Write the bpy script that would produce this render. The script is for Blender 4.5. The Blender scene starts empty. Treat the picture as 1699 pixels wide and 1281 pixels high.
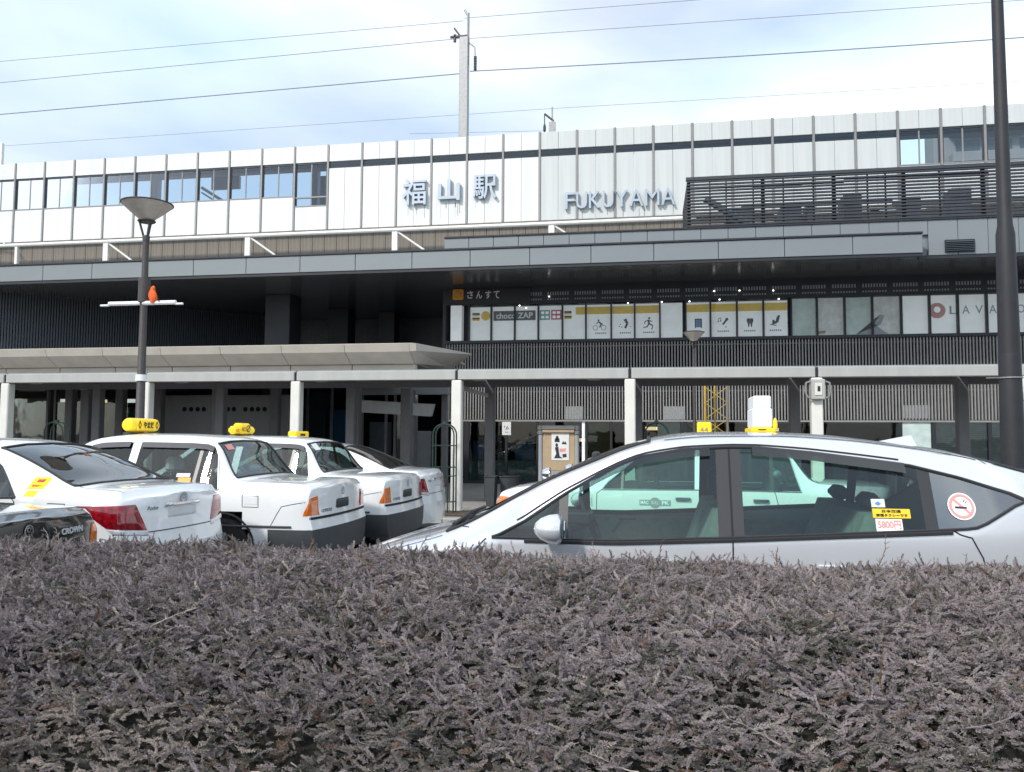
import bpy, math, random
import numpy as np
from mathutils import Vector, Matrix, Euler, Quaternion
random.seed(7); RNG = np.random.default_rng(7)
SC = bpy.context.scene
COL = SC.collection
rad = math.radians

# ------------------------------------------------------------------ camera
EYE = 1.45; FPX = 1324.3; YAW = rad(9.79); PIT = rad(3.663); ROL = rad(0.302)
_cy, _sy = math.cos(YAW), math.sin(YAW)
_f = np.array([-_sy*math.cos(PIT), _cy*math.cos(PIT), math.sin(PIT)])
_r0 = np.array([_cy, _sy, 0.0]); _u0 = np.cross(_r0, _f)
_r = math.cos(ROL)*_r0 + math.sin(ROL)*_u0
_u = -math.sin(ROL)*_r0 + math.cos(ROL)*_u0
cam_d = bpy.data.cameras.new('camera'); cam = bpy.data.objects.new('camera', cam_d); COL.objects.link(cam)
cam.matrix_world = Matrix(((_r[0], _u[0], -_f[0], 0), (_r[1], _u[1], -_f[1], 0), (_r[2], _u[2], -_f[2], EYE), (0, 0, 0, 1)))
cam_d.sensor_width = 36; cam_d.lens = 36*FPX/1699; cam_d.clip_start = 0.05; cam_d.clip_end = 3000
SC.camera = cam

def at(px, py, Y):
    """point of the plane Y = const seen at a photo position (surveying the photo)"""
    d = _f + _r*(px-849.5)/FPX + _u*(640.5-py)/FPX
    t = Y/d[1]
    return Vector((d[0]*t, Y, EYE + d[2]*t))
def atz(px, py, z):
    d = _f + _r*(px-849.5)/FPX + _u*(640.5-py)/FPX
    t = (z-EYE)/d[2]
    return Vector((d[0]*t, d[1]*t, z))

# ------------------------------------------------------------------ light and sky
SUN_EL, SUN_AZ = 40.0, 212.0        # azimuth clockwise from +Y: behind the camera and to its left
w = bpy.data.worlds.new('World'); SC.world = w; w.use_nodes = True
nt = w.node_tree; nt.nodes.clear()
out = nt.nodes.new('ShaderNodeOutputWorld')
sky = nt.nodes.new('ShaderNodeTexSky'); sky.sky_type = 'NISHITA'; sky.sun_disc = False
sky.sun_elevation = rad(SUN_EL); sky.sun_rotation = rad(SUN_AZ); sky.air_density = 1.0; sky.dust_density = 1.0; sky.ozone_density = 2.0
bg1 = nt.nodes.new('ShaderNodeBackground'); bg1.inputs[1].default_value = 0.12
bg2 = nt.nodes.new('ShaderNodeBackground'); bg2.inputs[1].default_value = 1.0
mixs = nt.nodes.new('ShaderNodeMixShader')
tc = nt.nodes.new('ShaderNodeTexCoord')
mp = nt.nodes.new('ShaderNodeMapping'); mp.inputs['Scale'].default_value = (1.0, 1.0, 2.4); mp.inputs['Location'].default_value = (5.48, -2.59, 2.12)
n1 = nt.nodes.new('ShaderNodeTexNoise'); n1.inputs['Scale'].default_value = 1.15; n1.inputs['Detail'].default_value = 7; n1.inputs['Roughness'].default_value = 0.45; n1.inputs['Distortion'].default_value = 0.25
cr = nt.nodes.new('ShaderNodeValToRGB'); cr.color_ramp.elements[0].position = 0.42; cr.color_ramp.elements[1].position = 0.62
cr.color_ramp.elements[0].color = (0.36, 0.36, 0.36, 1); cr.color_ramp.elements[1].color = (1, 1, 1, 1)
n2 = nt.nodes.new('ShaderNodeTexNoise'); n2.inputs['Scale'].default_value = 2.1; n2.inputs['Detail'].default_value = 6
cr2 = nt.nodes.new('ShaderNodeValToRGB'); cr2.color_ramp.elements[0].position = 0.3; cr2.color_ramp.elements[1].position = 0.7
cr2.color_ramp.elements[0].color = (0.62, 0.80, 0.97, 1); cr2.color_ramp.elements[1].color = (1.0, 1.03, 1.06, 1)
L = nt.links.new
L(tc.outputs['Generated'], mp.inputs[0]); L(mp.outputs[0], n1.inputs['Vector']); L(mp.outputs[0], n2.inputs['Vector'])
L(n1.outputs['Fac'], cr.inputs[0]); L(n2.outputs['Fac'], cr2.inputs[0]); L(cr2.outputs[0], bg2.inputs[0])
L(sky.outputs[0], bg1.inputs[0]); L(cr.outputs[0], mixs.inputs[0]); L(bg1.outputs[0], mixs.inputs[1]); L(bg2.outputs[0], mixs.inputs[2])
L(mixs.outputs[0], out.inputs[0])
sd = bpy.data.lights.new('sun', 'SUN'); sd.energy = 2.2; sd.angle = rad(6.0); sd.color = (1.0, 0.955, 0.89)
so = bpy.data.objects.new('sun', sd); COL.objects.link(so)
_sv = Vector((math.sin(rad(SUN_AZ))*math.cos(rad(SUN_EL)), math.cos(rad(SUN_AZ))*math.cos(rad(SUN_EL)), math.sin(rad(SUN_EL))))
so.rotation_euler = _sv.to_track_quat('Z', 'Y').to_euler(); so.location = (-20, -20, 40)
vs = SC.view_settings; vs.view_transform = 'Standard'; vs.look = 'None'; vs.exposure = 0.52; vs.gamma = 1.0; vs.use_curve_mapping = False
SC.cycles.max_bounces = 10; SC.cycles.transparent_max_bounces = 24; SC.cycles.caustics_reflective = False; SC.cycles.caustics_refractive = False

# ------------------------------------------------------------------ materials
M = {}
def mat(name, col, rough=0.6, metal=0.0, var=0.12, scale=6.0, bump=0.0, bscale=60.0, coat=0.0, emit=None, estr=0.0, spec=0.5, streak=0.0):
    m = bpy.data.materials.new(name); m.use_nodes = True; n = m.node_tree; b = n.nodes['Principled BSDF']
    b.inputs['Roughness'].default_value = rough; b.inputs['Metallic'].default_value = metal
    b.inputs['Specular IOR Level'].default_value = spec
    if coat: b.inputs['Coat Weight'].default_value = coat; b.inputs['Coat Roughness'].default_value = 0.05
    t = n.nodes.new('ShaderNodeTexCoord')
    nz = n.nodes.new('ShaderNodeTexNoise'); nz.inputs['Scale'].default_value = scale; nz.inputs['Detail'].default_value = 6; nz.inputs['Roughness'].default_value = 0.6
    n.links.new(t.outputs['Object'], nz.inputs['Vector'])
    if streak:
        mpn = n.nodes.new('ShaderNodeMapping'); mpn.inputs['Scale'].default_value = (streak, streak, 0.12)
        n.links.new(t.outputs['Object'], mpn.inputs[0]); n.links.new(mpn.outputs[0], nz.inputs['Vector'])
    rp = n.nodes.new('ShaderNodeValToRGB'); rp.color_ramp.elements[0].position = 0.3; rp.color_ramp.elements[1].position = 0.72
    rp.color_ramp.elements[0].color = tuple(max(0, c*(1-var)) for c in col)+(1,)
    rp.color_ramp.elements[1].color = tuple(min(1, c*(1+var*0.6)) for c in col)+(1,)
    n.links.new(nz.outputs['Fac'], rp.inputs[0]); n.links.new(rp.outputs[0], b.inputs['Base Color'])
    if bump:
        nb = n.nodes.new('ShaderNodeTexNoise'); nb.inputs['Scale'].default_value = bscale; nb.inputs['Detail'].default_value = 4
        bp = n.nodes.new('ShaderNodeBump'); bp.inputs['Strength'].default_value = bump; bp.inputs['Distance'].default_value = 0.01
        n.links.new(t.outputs['Object'], nb.inputs['Vector']); n.links.new(nb.outputs['Fac'], bp.inputs['Height']); n.links.new(bp.outputs[0], b.inputs['Normal'])
    if emit: b.inputs['Emission Color'].default_value = tuple(emit)+(1,); b.inputs['Emission Strength'].default_value = estr
    M[name] = m; return m
def glass(name, tint, refl=1.0, dark=None, rough=0.02):
    """thin pane: tinted see-through sheet with a Fresnel reflection"""
    m = bpy.data.materials.new(name); m.use_nodes = True; n = m.node_tree; n.nodes.clear()
    o = n.nodes.new('ShaderNodeOutputMaterial'); tr = n.nodes.new('ShaderNodeBsdfTransparent'); gl = n.nodes.new('ShaderNodeBsdfGlossy')
    tr.inputs[0].default_value = tuple(tint)+(1,); gl.inputs['Roughness'].default_value = rough
    fr = n.nodes.new('ShaderNodeFresnel'); fr.inputs[0].default_value = 1.5
    mul = n.nodes.new('ShaderNodeMath'); mul.operation = 'MULTIPLY'; mul.inputs[1].default_value = refl; mul.use_clamp = True
    nz = n.nodes.new('ShaderNodeTexNoise'); nz.inputs['Scale'].default_value = 1.3; nz.inputs['Detail'].default_value = 2
    bp = n.nodes.new('ShaderNodeBump'); bp.inputs['Strength'].default_value = 0.10; bp.inputs['Distance'].default_value = 0.05
    tcn = n.nodes.new('ShaderNodeTexCoord'); n.links.new(tcn.outputs['Object'], nz.inputs['Vector'])
    n.links.new(nz.outputs['Fac'], bp.inputs['Height']); n.links.new(bp.outputs[0], gl.inputs['Normal'])
    mx = n.nodes.new('ShaderNodeMixShader')
    n.links.new(fr.outputs[0], mul.inputs[0]); n.links.new(mul.outputs[0], mx.inputs[0]); n.links.new(tr.outputs[0], mx.inputs[1]); n.links.new(gl.outputs[0], mx.inputs[2]); n.links.new(mx.outputs[0], o.inputs[0])
    M[name] = m; return m
mat('asphalt', (.055, .055, .058), .9, var=.3, scale=3, bump=.6, bscale=180)
mat('paving', (.36, .345, .325), .85, var=.18, scale=2, bump=.2, bscale=60)
mat('kerb', (.42, .41, .39), .8, var=.15)
mat('road_paint', (.75, .75, .72), .7, var=.2, scale=20)
mat('soil', (.085, .06, .042), .95, var=.4, scale=25, bump=.8)
mat('panel_white', (.74, .75, .74), .45, var=.09, scale=1.0, streak=2.0)
mat('panel_grey', (.60, .62, .61), .5, var=.10, scale=1.0, streak=2.5)
mat('mullion', (.27, .265, .26), .5, metal=.2, var=.1)
mat('concrete_brown', (.22, .195, .165), .85, var=.3, scale=1.5, streak=5.0, bump=.2)
mat('pipe_white', (.78, .76, .72), .5, var=.12, scale=3)
mat('fascia', (.215, .24, .25), .42, metal=.1, var=.06, scale=.8)
mat('dark_trim', (.018, .02, .026), .5, var=.2)
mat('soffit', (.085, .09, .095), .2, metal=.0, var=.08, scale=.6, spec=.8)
mat('black_wall', (.032, .037, .045), .55, var=.3, scale=1.0)
mat('blue_dark_wall', (.095, .112, .13), .5, var=.2)
mat('slat_grey', (.28, .275, .265), .5, metal=.1, var=.12, scale=4)
mat('slat_dark', (.05, .055, .065), .45, metal=.2, var=.15)
mat('slat_navy', (.07, .085, .10), .5, metal=.2, var=.15)
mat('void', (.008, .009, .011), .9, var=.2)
mat('film_white_glow', (.84, .87, .87), .35, var=.1, scale=2.5, emit=(.9, .95, .95), estr=.13)  # faint glow added to brighten the window films; they are no lamps
mat('film_green_glow', (.50, .60, .56), .4, var=.25, scale=3, emit=(.5, .6, .55), estr=.05)  # weaker added glow; the film itself is no lamp
mat('film_photo_glow', (.66, .67, .63), .4, var=.3, scale=4, emit=(.6, .6, .55), estr=.05)  # small glow added to lift the tone, no lamp behind it
mat('ink_black', (.02, .022, .03), .5, var=.1)
mat('ink_grey', (.30, .34, .36), .5, var=.1)
mat('ink_yellow_glow', (.82, .56, .02), .5, var=.12, emit=(.8, .5, .0), estr=.05)  # faint glow added to the yellow print
mat('ink_red', (.72, .06, .10), .5, var=.1)
mat('ink_pink', (.72, .30, .27), .5, var=.1)
mat('ink_teal', (.10, .40, .38), .5, var=.1)
mat('ink_orange', (.85, .36, .03), .5, var=.1)
mat('ink_white', (.85, .85, .85), .5, var=.04)
mat('ink_blue', (.10, .25, .50), .5, var=.1)
mat('beam', (.42, .42, .395), .5, var=.1, scale=3, streak=1.5)
mat('post_cream', (.72, .70, .64), .45, var=.1, scale=3)
mat('post_grey', (.17, .17, .178), .5, var=.15, scale=3)  # grey carries the shade of the rear posts and entrance hall
mat('canopy_beige', (.46, .42, .36), .6, var=.1, scale=2)
mat('canopy_under', (.60, .54, .45), .65, var=.12, scale=2)  # lighter than the canopy edge: missing bounce light put into the colour
mat('wall_grey', (.30, .31, .32), .7, var=.12, scale=2)
mat('letter', (.44, .50, .56), .35, metal=.35, var=.08, scale=2)
mat('lamp_metal', (.075, .066, .064), .5, metal=.4, var=.2, scale=20)
mat('lamp_bowl', (.52, .46, .40), .35, metal=.1, var=.15, scale=14)
mat('pole_dark', (.020, .020, .024), .6, metal=.0, var=.25, scale=8)
mat('steel_galv', (.33, .33, .33), .5, metal=.5, var=.15, scale=6)
mat('wire', (.30, .33, .40), .6, var=.1)
mat('insulator', (.12, .15, .16), .3, var=.2)
mat('green_metal', (.022, .045, .036), .4, metal=.2, var=.25, scale=12)
mat('yellow_metal', (.50, .34, .06), .5, var=.2, scale=12)
mat('board_beige', (.42, .31, .19), .7, var=.12, scale=5)
mat('poster', (.72, .72, .70), .5, var=.1)
mat('planter', (.05, .055, .06), .6, var=.2)
mat('white_bar', (.80, .79, .77), .4, var=.06)
mat('orange_cloth', (.85, .13, .02), .8, var=.25, scale=30, bump=.4, bscale=40)
mat('far_wall', (.27, .25, .24), .85, var=.15, scale=.3)
mat('far_glass', (.06, .07, .08), .15, var=.2, scale=1)
mat('wood_warm', (.36, .24, .11), .6, var=.25, scale=3)
mat('lit_warm', (.8, .6, .3), .6, emit=(1, .72, .38), estr=1.3)
mat('lit_pink', (.8, .4, .4), .6, emit=(1, .45, .42), estr=.9)
mat('lit_white', (.9, .9, .9), .6, emit=(1, .97, .9), estr=1.0)
mat('spot', (1, 1, 1), .5, emit=(1, .97, .92), estr=3.0)
mat('frost', (.42, .52, .50), .7, var=.45, scale=14)
mat('skin', (.45, .28, .2), .6, var=.1); mat('hair', (.02, .018, .016), .6); mat('shirt', (.55, .5, .42), .8, var=.1)
# vehicles
mat('paint_white', (.80, .81, .81), .22, var=.02, coat=1.0)
mat('paint_silver', (.66, .668, .70), .22, metal=.35, var=.04, scale=300, coat=1.0)
mat('paint_black', (.008, .009, .011), .18, var=.1, coat=1.0)
mat('bumper_dark', (.065, .07, .075), .5, var=.15, scale=8)
mat('rubber', (.02, .02, .022), .6, var=.2)
mat('gap', (.012, .012, .014), .8, var=.1)
mat('visor', (.10, .095, .10), .25, var=.1)
mat('pillar_black', (.032, .032, .034), .35, var=.1)
mat('chrome', (.75, .76, .78), .12, metal=1.0, var=.05)
mat('tyre', (.02, .02, .02), .9, var=.2)
mat('rim', (.45, .46, .48), .35, metal=.8, var=.1)
mat('lamp_red', (.33, .004, .012), .12, var=.75, scale=22, coat=1.0)
mat('lamp_amber', (.75, .17, .01), .12, var=.3, scale=25, coat=1.0)
mat('lamp_clear', (.6, .62, .64), .1, var=.25, scale=20, coat=1.0)
mat('interior', (.045, .048, .05), .8, var=.2)
mat('seat_grey', (.24, .26, .255), .9, var=.2, scale=20)
mat('seat_fabric', (.10, .11, .115), .9, var=.2, scale=20)
mat('seat_cover', (.70, .73, .72), .9, var=.1, scale=30)
mat('sign_yellow', (.85, .58, .02), .3, var=.06, emit=(1, .65, .02), estr=.12)
mat('sign_white', (.86, .88, .90), .3, var=.03)
mat('plate', (.65, .66, .66), .5, var=.1)
glass('glass_green', (.72, .97, .87), 2.0)
glass('glass_quarter', (.34, .42, .40), 8.0)
glass('glass_smoke', (.22, .22, .235), 2.5)
glass('glass_taxi', (.56, .68, .66), 1.7)
glass('glass_dark', (.16, .18, .19), 1.9)
glass('glass_clear', (.80, .88, .92), 1.2)
glass('glass_shop', (.62, .68, .68), 1.0)
glass('glass_window', (.97, .98, .98), .5)

# ------------------------------------------------------------------ mesh helpers
class MB:
    def __init__(s): s.v = []; s.f = []; s.m = []; s.cur = 0
    def add(s, vs, fs):
        o = len(s.v); s.v += [tuple(p) for p in vs]; s.f += [tuple(i+o for i in f) for f in fs]; s.m += [s.cur]*len(fs); return s
    def box(s, x0, x1, y0, y1, z0, z1):
        return s.add([(x0,y0,z0),(x1,y0,z0),(x1,y1,z0),(x0,y1,z0),(x0,y0,z1),(x1,y0,z1),(x1,y1,z1),(x0,y1,z1)],
                     [(0,3,2,1),(4,5,6,7),(0,1,5,4),(1,2,6,5),(2,3,7,6),(3,0,4,7)])
    def bbox(s, x0, x1, y0, y1, z0, z1, b=.01):
        """box with chamfered edges"""
        X=[x0,x0+b,x1-b,x1];Y=[y0,y0+b,y1-b,y1];Z=[z0,z0+b,z1-b,z1]
        vs=[];idx={}
        for sx in (0,1):
            for sy in (0,1):
                for sz in (0,1):
                    for k in range(3):
                        p=[X[1] if not sx else X[2],Y[1] if not sy else Y[2],Z[1] if not sz else Z[2]]
                        if k==0:p[0]=X[0] if not sx else X[3]
                        if k==1:p[1]=Y[0] if not sy else Y[3]
                        if k==2:p[2]=Z[0] if not sz else Z[3]
                        idx[(sx,sy,sz,k)]=len(vs);vs.append(p)
        q=lambda *a:tuple(idx[i] for i in a)
        fs=[]
        for k,(a,b_) in enumerate(((1,2),(0,2),(0,1))):
            for sgn in (0,1):
                ring=[]
                for (u,v_) in ((0,0),(1,0),(1,1),(0,1)):
                    c=[0,0,0];c[k]=sgn;c[a]=u;c[b_]=v_;ring.append((*c,k))
                fs.append(q(*ring))
        for k in range(3):
            a,b_=[i for i in range(3) if i!=k]
            for u in (0,1):
                for v_ in (0,1):
                    c0=[0,0,0];c0[a]=u;c0[b_]=v_;c0[k]=0;c1=list(c0);c1[k]=1
                    fs.append(q((*c0,a),(*c1,a),(*c1,b_),(*c0,b_)))
        for sx in (0,1):
            for sy in (0,1):
                for sz in (0,1): fs.append(q((sx,sy,sz,0),(sx,sy,sz,1),(sx,sy,sz,2)))
        return s.add(vs,fs)
    def tube(s, pts, r, n=8, cap=True):
        pts=[Vector(p) for p in pts]; rr=r if isinstance(r,(list,tuple)) else [r]*len(pts)
        rings=[];up=Vector((0,0,1))
        prev=None
        for i,p in enumerate(pts):
            d=(pts[min(i+1,len(pts)-1)]-pts[max(i-1,0)]).normalized()
            a=prev if prev is not None else (up if abs(d.z)<.9 else Vector((1,0,0)))
            a=(a-d*a.dot(d)).normalized(); prev=a; b=d.cross(a)
            rings.append([p+(a*math.cos(2*math.pi*k/n)+b*math.sin(2*math.pi*k/n))*rr[i] for k in range(n)])
        vs=[v for R in rings for v in R];fs=[]
        for i in range(len(pts)-1):
            for k in range(n): fs.append((i*n+k,i*n+(k+1)%n,(i+1)*n+(k+1)%n,(i+1)*n+k))
        if cap: fs.append(tuple(range(n-1,-1,-1)));fs.append(tuple((len(pts)-1)*n+k for k in range(n)))
        return s.add(vs,fs)
    def lathe(s, c, prof, n=24, axis='z', cap=True):
        vs=[];fs=[];c=Vector(c)
        for (r,h) in prof:
            for k in range(n):
                a=2*math.pi*k/n;x,y=r*math.cos(a),r*math.sin(a)
                vs.append(c+(Vector((x,y,h)) if axis=='z' else Vector((x,h,y)) if axis=='y' else Vector((h,x,y))))
        m=len(prof)
        for i in range(m-1):
            for k in range(n): fs.append((i*n+k,i*n+(k+1)%n,(i+1)*n+(k+1)%n,(i+1)*n+k))
        if cap: fs.append(tuple(range(n-1,-1,-1)));fs.append(tuple((m-1)*n+k for k in range(n)))
        return s.add(vs,fs)
    def prism(s, poly, o, ax, ay, az):
        """polygon (u,v) extruded: o + u*ax + v*ay, thickness vector az"""
        o,ax,ay,az=Vector(o),Vector(ax),Vector(ay),Vector(az);n=len(poly)
        a=[o+ax*p[0]+ay*p[1] for p in poly];b=[p+az for p in a]
        return s.add(a+b,[tuple(range(n-1,-1,-1)),tuple(range(n,2*n))]+[(i,(i+1)%n,n+(i+1)%n,n+i) for i in range(n)])
    def build(s, name, m, parent=None, smooth=False, local=False, ang=35):
        me=bpy.data.meshes.new(name)
        off=Vector((0,0,0))
        if parent is not None and not local:
            q=parent
            while q is not None: off+=q.location; q=q.parent
        me.from_pydata([(v[0]-off.x,v[1]-off.y,v[2]-off.z) for v in s.v],[],s.f)
        ms=m if isinstance(m,(list,tuple)) else [m]
        for x in ms: me.materials.append(M[x])
        if len(ms)>1: me.polygons.foreach_set('material_index',s.m)
        import bmesh
        bm=bmesh.new();bm.from_mesh(me);bmesh.ops.recalc_face_normals(bm,faces=bm.faces);bm.to_mesh(me);bm.free()
        if smooth:
            me.polygons.foreach_set('use_smooth',[True]*len(me.polygons))
            me.set_sharp_from_angle(angle=rad(ang))
        me.update()
        o=bpy.data.objects.new(name,me);COL.objects.link(o)
        if parent is not None:o.parent=parent
        return o
def tag(o,label=None,cat=None,group=None,kind=None):
    if label:o['label']=label
    if cat:o['category']=cat
    if group:o['group']=group
    if kind:o['kind']=kind
    return o
def thing(name,label,cat,loc=(0,0,0),group=None):
    o=bpy.data.objects.new(name,None);COL.objects.link(o);o.location=loc;o.empty_display_size=.2
    return tag(o,label,cat,group)
def B(name,m,parent,*a,b=0):
    mb=MB()
    (mb.bbox(*a,b=b) if b else mb.box(*a))
    return mb.build(name,m,parent)
def share(src,name,loc_delta,parent):
    """another piece with the same mesh data"""
    o=bpy.data.objects.new(name,src.data);COL.objects.link(o);o.parent=parent;o.location=src.location+Vector(loc_delta);return o
def copy_tree(o,parent=None):
    c=o.copy();COL.objects.link(c);c.parent=parent
    for ch in list(o.children):copy_tree(ch,c)
    return c
def text_mesh(body,size,extrude=0.0,bold=0.0,align='CENTER'):
    cu=bpy.data.curves.new('text','FONT');cu.body=body;cu.size=size;cu.extrude=extrude;cu.offset=bold;cu.align_x=align;cu.align_y='CENTER';cu.resolution_u=3
    ob=bpy.data.objects.new('text',cu);COL.objects.link(ob)
    dg=bpy.context.evaluated_depsgraph_get();me=bpy.data.meshes.new_from_object(ob.evaluated_get(dg))
    bpy.data.objects.remove(ob);bpy.data.curves.remove(cu)
    vs=[v.co.copy() for v in me.vertices];fs=[tuple(p.vertices) for p in me.polygons];bpy.data.meshes.remove(me)
    return vs,fs
def fit_text(body,wd,ht,extrude,bold=0.0):
    """text stretched to a given width and height, centred; returns verts (x right, y up, z out)"""
    vs,fs=text_mesh(body,1.0,extrude,bold)
    xs=[v.x for v in vs];ys=[v.y for v in vs];sx=wd/(max(xs)-min(xs));sy=ht/(max(ys)-min(ys));cx=(max(xs)+min(xs))/2;cy=(max(ys)+min(ys))/2
    return [Vector(((v.x-cx)*sx,(v.y-cy)*sy,v.z)) for v in vs],fs
def text_on(name,m,parent,body,o,ax,ay,az,wd,ht,extrude=.002,bold=0.0,local=False):
    vs,fs=fit_text(body,wd,ht,extrude,bold);o,ax,ay,az=Vector(o),Vector(ax),Vector(ay),Vector(az)
    mb=MB();mb.add([o+ax*v.x+ay*v.y+az*v.z for v in vs],fs);return mb.build(name,m,parent,local=local)
XA,YA,ZA=Vector((1,0,0)),Vector((0,1,0)),Vector((0,0,1))

# ------------------------------------------------------------------ ground
PLZ=-0.15                      # level of the station plaza
def sheet(name,m,pts,kind='structure'):
    mb=MB();mb.add(pts,[tuple(range(len(pts)))]);return tag(mb.build(name,m),kind=kind)
mb=MB()
ys=[-400,9.0,14.3,15.2,900];zs=[0,0,-.13,-.27,-.27]
xs=[-700,-60,60,700]
mb.add([(x,y,z) for y,z in zip(ys,zs) for x in xs],[(j*4+i,j*4+i+1,j*4+i+5,j*4+i+4) for j in range(4) for i in range(3)])
tag(mb.build('road','asphalt'),kind='structure')
pl=B('plaza_pavement','paving',None,-60,60,15.45,60,-.4,PLZ);tag(pl,kind='structure')
kb=thing('kerb','grey concrete kerb between the taxi lane and the station plaza','kerb',(0,15.3,PLZ))
k0=None
for i in range(-16,16):
    if k0 is None:k0=B('kerb_stone','kerb',kb,i*1.0,i*1.0+.985,15.27,15.44,-.4,PLZ+.004,b=.012);x00=i
    else:share(k0,'kerb_stone',((i-x00)*1.0,0,0),kb)
# paving slabs near enough to tell apart (joints 6 mm deep)
sl=None
for j,y in enumerate((15.5,16.3,17.1,17.9,18.7)):
    for i in range(-9,7):
        x=i*.8+(.4 if j%2 else 0)
        if sl is None:sl=B('paving_slab','paving',pl,x,x+.785,y,y+.785,PLZ+.001,PLZ+.012,b=.004);s0=(x,y)
        else:share(sl,'paving_slab',(x-s0[0],y-s0[1],0),pl)
for i in range(6):
    x=-9+i*4.6
    q=MB();q.box(x,x+.12,12.2,14.4,.001,.004);q.v=[(a,b,c-.055-.025*(b-12.2)) for a,b,c in q.v]
    tag(q.build('lane_line','road_paint'),kind='structure')
sb=B('planting_bed','soil',None,-9,8,1.5,3.75,-.3,.06);tag(sb,kind='structure')
kr=B('bed_edging','kerb',None,-9,8,3.751,3.9,-.3,.12,b=.015);tag(kr,kind='structure')
# ------------------------------------------------------------------ railway platform (upper level)
YP=42.0;X0=-38.0;MOD=2.0143
ZT,ZB1,ZP,ZS,ZBT=17.93,16.97,15.05,16.57,13.07
pf=thing('railway_platform','raised railway platform wall clad in white panels with a window band','platform',(0,YP,6))
NM=31;mx=[X0+i*MOD for i in range(-3,NM)]
px_sign0,px_sign1=X0+10*MOD,X0+25*MOD      # blank sign wall between these mullions
mu0=None
for i,x in enumerate(mx):
    if mu0 is None:mu0=B('mullion','mullion',pf,x-.055,x+.055,YP-.17,YP+.05,ZBT,ZT+.012,b=.01);xm=x
    else:share(mu0,'mullion',(x-xm,0,0),pf)
def pan(src,name,m,x0,x1,y0,y1,z0,z1):
    key=(name,m,round(x1-x0,3),round(z0,3),round(z1,3),round(y0,3))
    if key in src:return share(src[key][0],name,(x0-src[key][1],0,0),pf)
    o=B(name,m,pf,x0,x1,y0,y1,z0,z1,b=.012);src[key]=(o,x0);return o
src={}
for i,x in enumerate(mx):
    a,b=x+.058,x+MOD-.058;mid=(a+b)/2
    right=x>-9
    m='panel_grey' if x>=X0+16*MOD else 'panel_white'
    if x<X0+11*MOD: pan(src,'panel',m,a,b,YP-.12,YP,ZB1,ZT)
    else:
        pan(src,'panel',m,a,mid-.008,YP-.12,YP,ZB1,ZT);pan(src,'panel',m,mid+.008,b,YP-.12,YP,ZB1,ZT)
    sign=px_sign0-.1<x<px_sign1-.1
    if sign:
        for (p,q) in ((a,mid-.008),(mid+.008,b)): pan(src,'panel',m,p,q,YP-.12,YP,ZBT,ZS)
        z0,z1=ZS,ZB1
    else:
        z0,z1=(15.12 if x>px_sign0 else ZP),ZB1
        if x>X0+8.5*MOD and x<px_sign0: z0=14.45
        pan(src,'panel',m,a,b,YP-.12,YP,ZBT,z0-.03)
        B('sill','mullion',pf,a,b,YP-.14,YP+.06,z0-.03,z0+.03)
        if abs(x-(X0+9*MOD))<.1:B('transom','mullion',pf,a,b,YP-.09,YP+.02,14.93,15.01)
    g=pan(src,'pane','glass_clear',a,b,YP-.035,YP-.025,z0+.03,z1)
    if not sign:
        for (p,q) in ((a,a+.07),(b-.07,b)):pan(src,'window_frame','slat_dark',p,q,YP-.075,YP+.01,z0+.03,z1)
        pan(src,'window_frame','slat_dark',a+.07,b-.07,YP-.07,YP+.0,z1-.10,z1)
    if not sign:pan(src,'glazing_bar','mullion',mid-.035,mid+.035,YP-.06,YP+.0,z0+.03,z1)
    else:
        pan(src,'slot_rail','slat_dark',a,b,YP+.2,YP+.28,z0+.14,z0+.20)
B('roof_slab','slat_dark',pf,X0-8,X0+NM*MOD,YP+.06,YP+1.5,ZB1+.02,ZT-.06)
B('roof_edge','panel_white',pf,X0-8,X0+NM*MOD,YP-.10,YP+1.55,ZT-.06,ZT+.0)
B('roof_beam','slat_navy',pf,X0-8,X0+NM*MOD,YP+.6,YP+.75,ZB1-.10,ZB1+.02)
B('viaduct_body','concrete_brown',pf,X0-8,X0+NM*MOD,YP+.25,YP+24,PLZ,ZBT-.1)
for i in range(6):
    x=X0+i*10.07-1.2
    B('column','slat_dark',pf,x,x+.4,YP+.3,YP+.7,ZBT-.05,ZB1+.02)
# dark kiosk, stair rail and machines seen through the left windows
B('kiosk','slat_dark',pf,-41,-34.9,YP+4,YP+6,ZBT-.1,16.2)
B('kiosk_counter','panel_white',pf,-41,-33.6,YP+3.7,YP+3.95,ZBT-.1,15.35)
mb=MB();mb.tube([(-26.6,YP+1.5,16.4),(-23.4,YP+1.5,14.4)],.09,6);mb.tube([(-26.6,YP+1.5,16.1),(-23.4,YP+1.5,14.1)],.05,6);mb.build('stair_rail','slat_dark',pf)
B('hanging_board','green_metal',pf,-25.8,-24.0,YP+1.2,YP+1.4,16.15,16.9)
B('signal_box','slat_dark',pf,-19.5,-18.9,YP+2,YP+2.5,ZBT,16.9)
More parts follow.
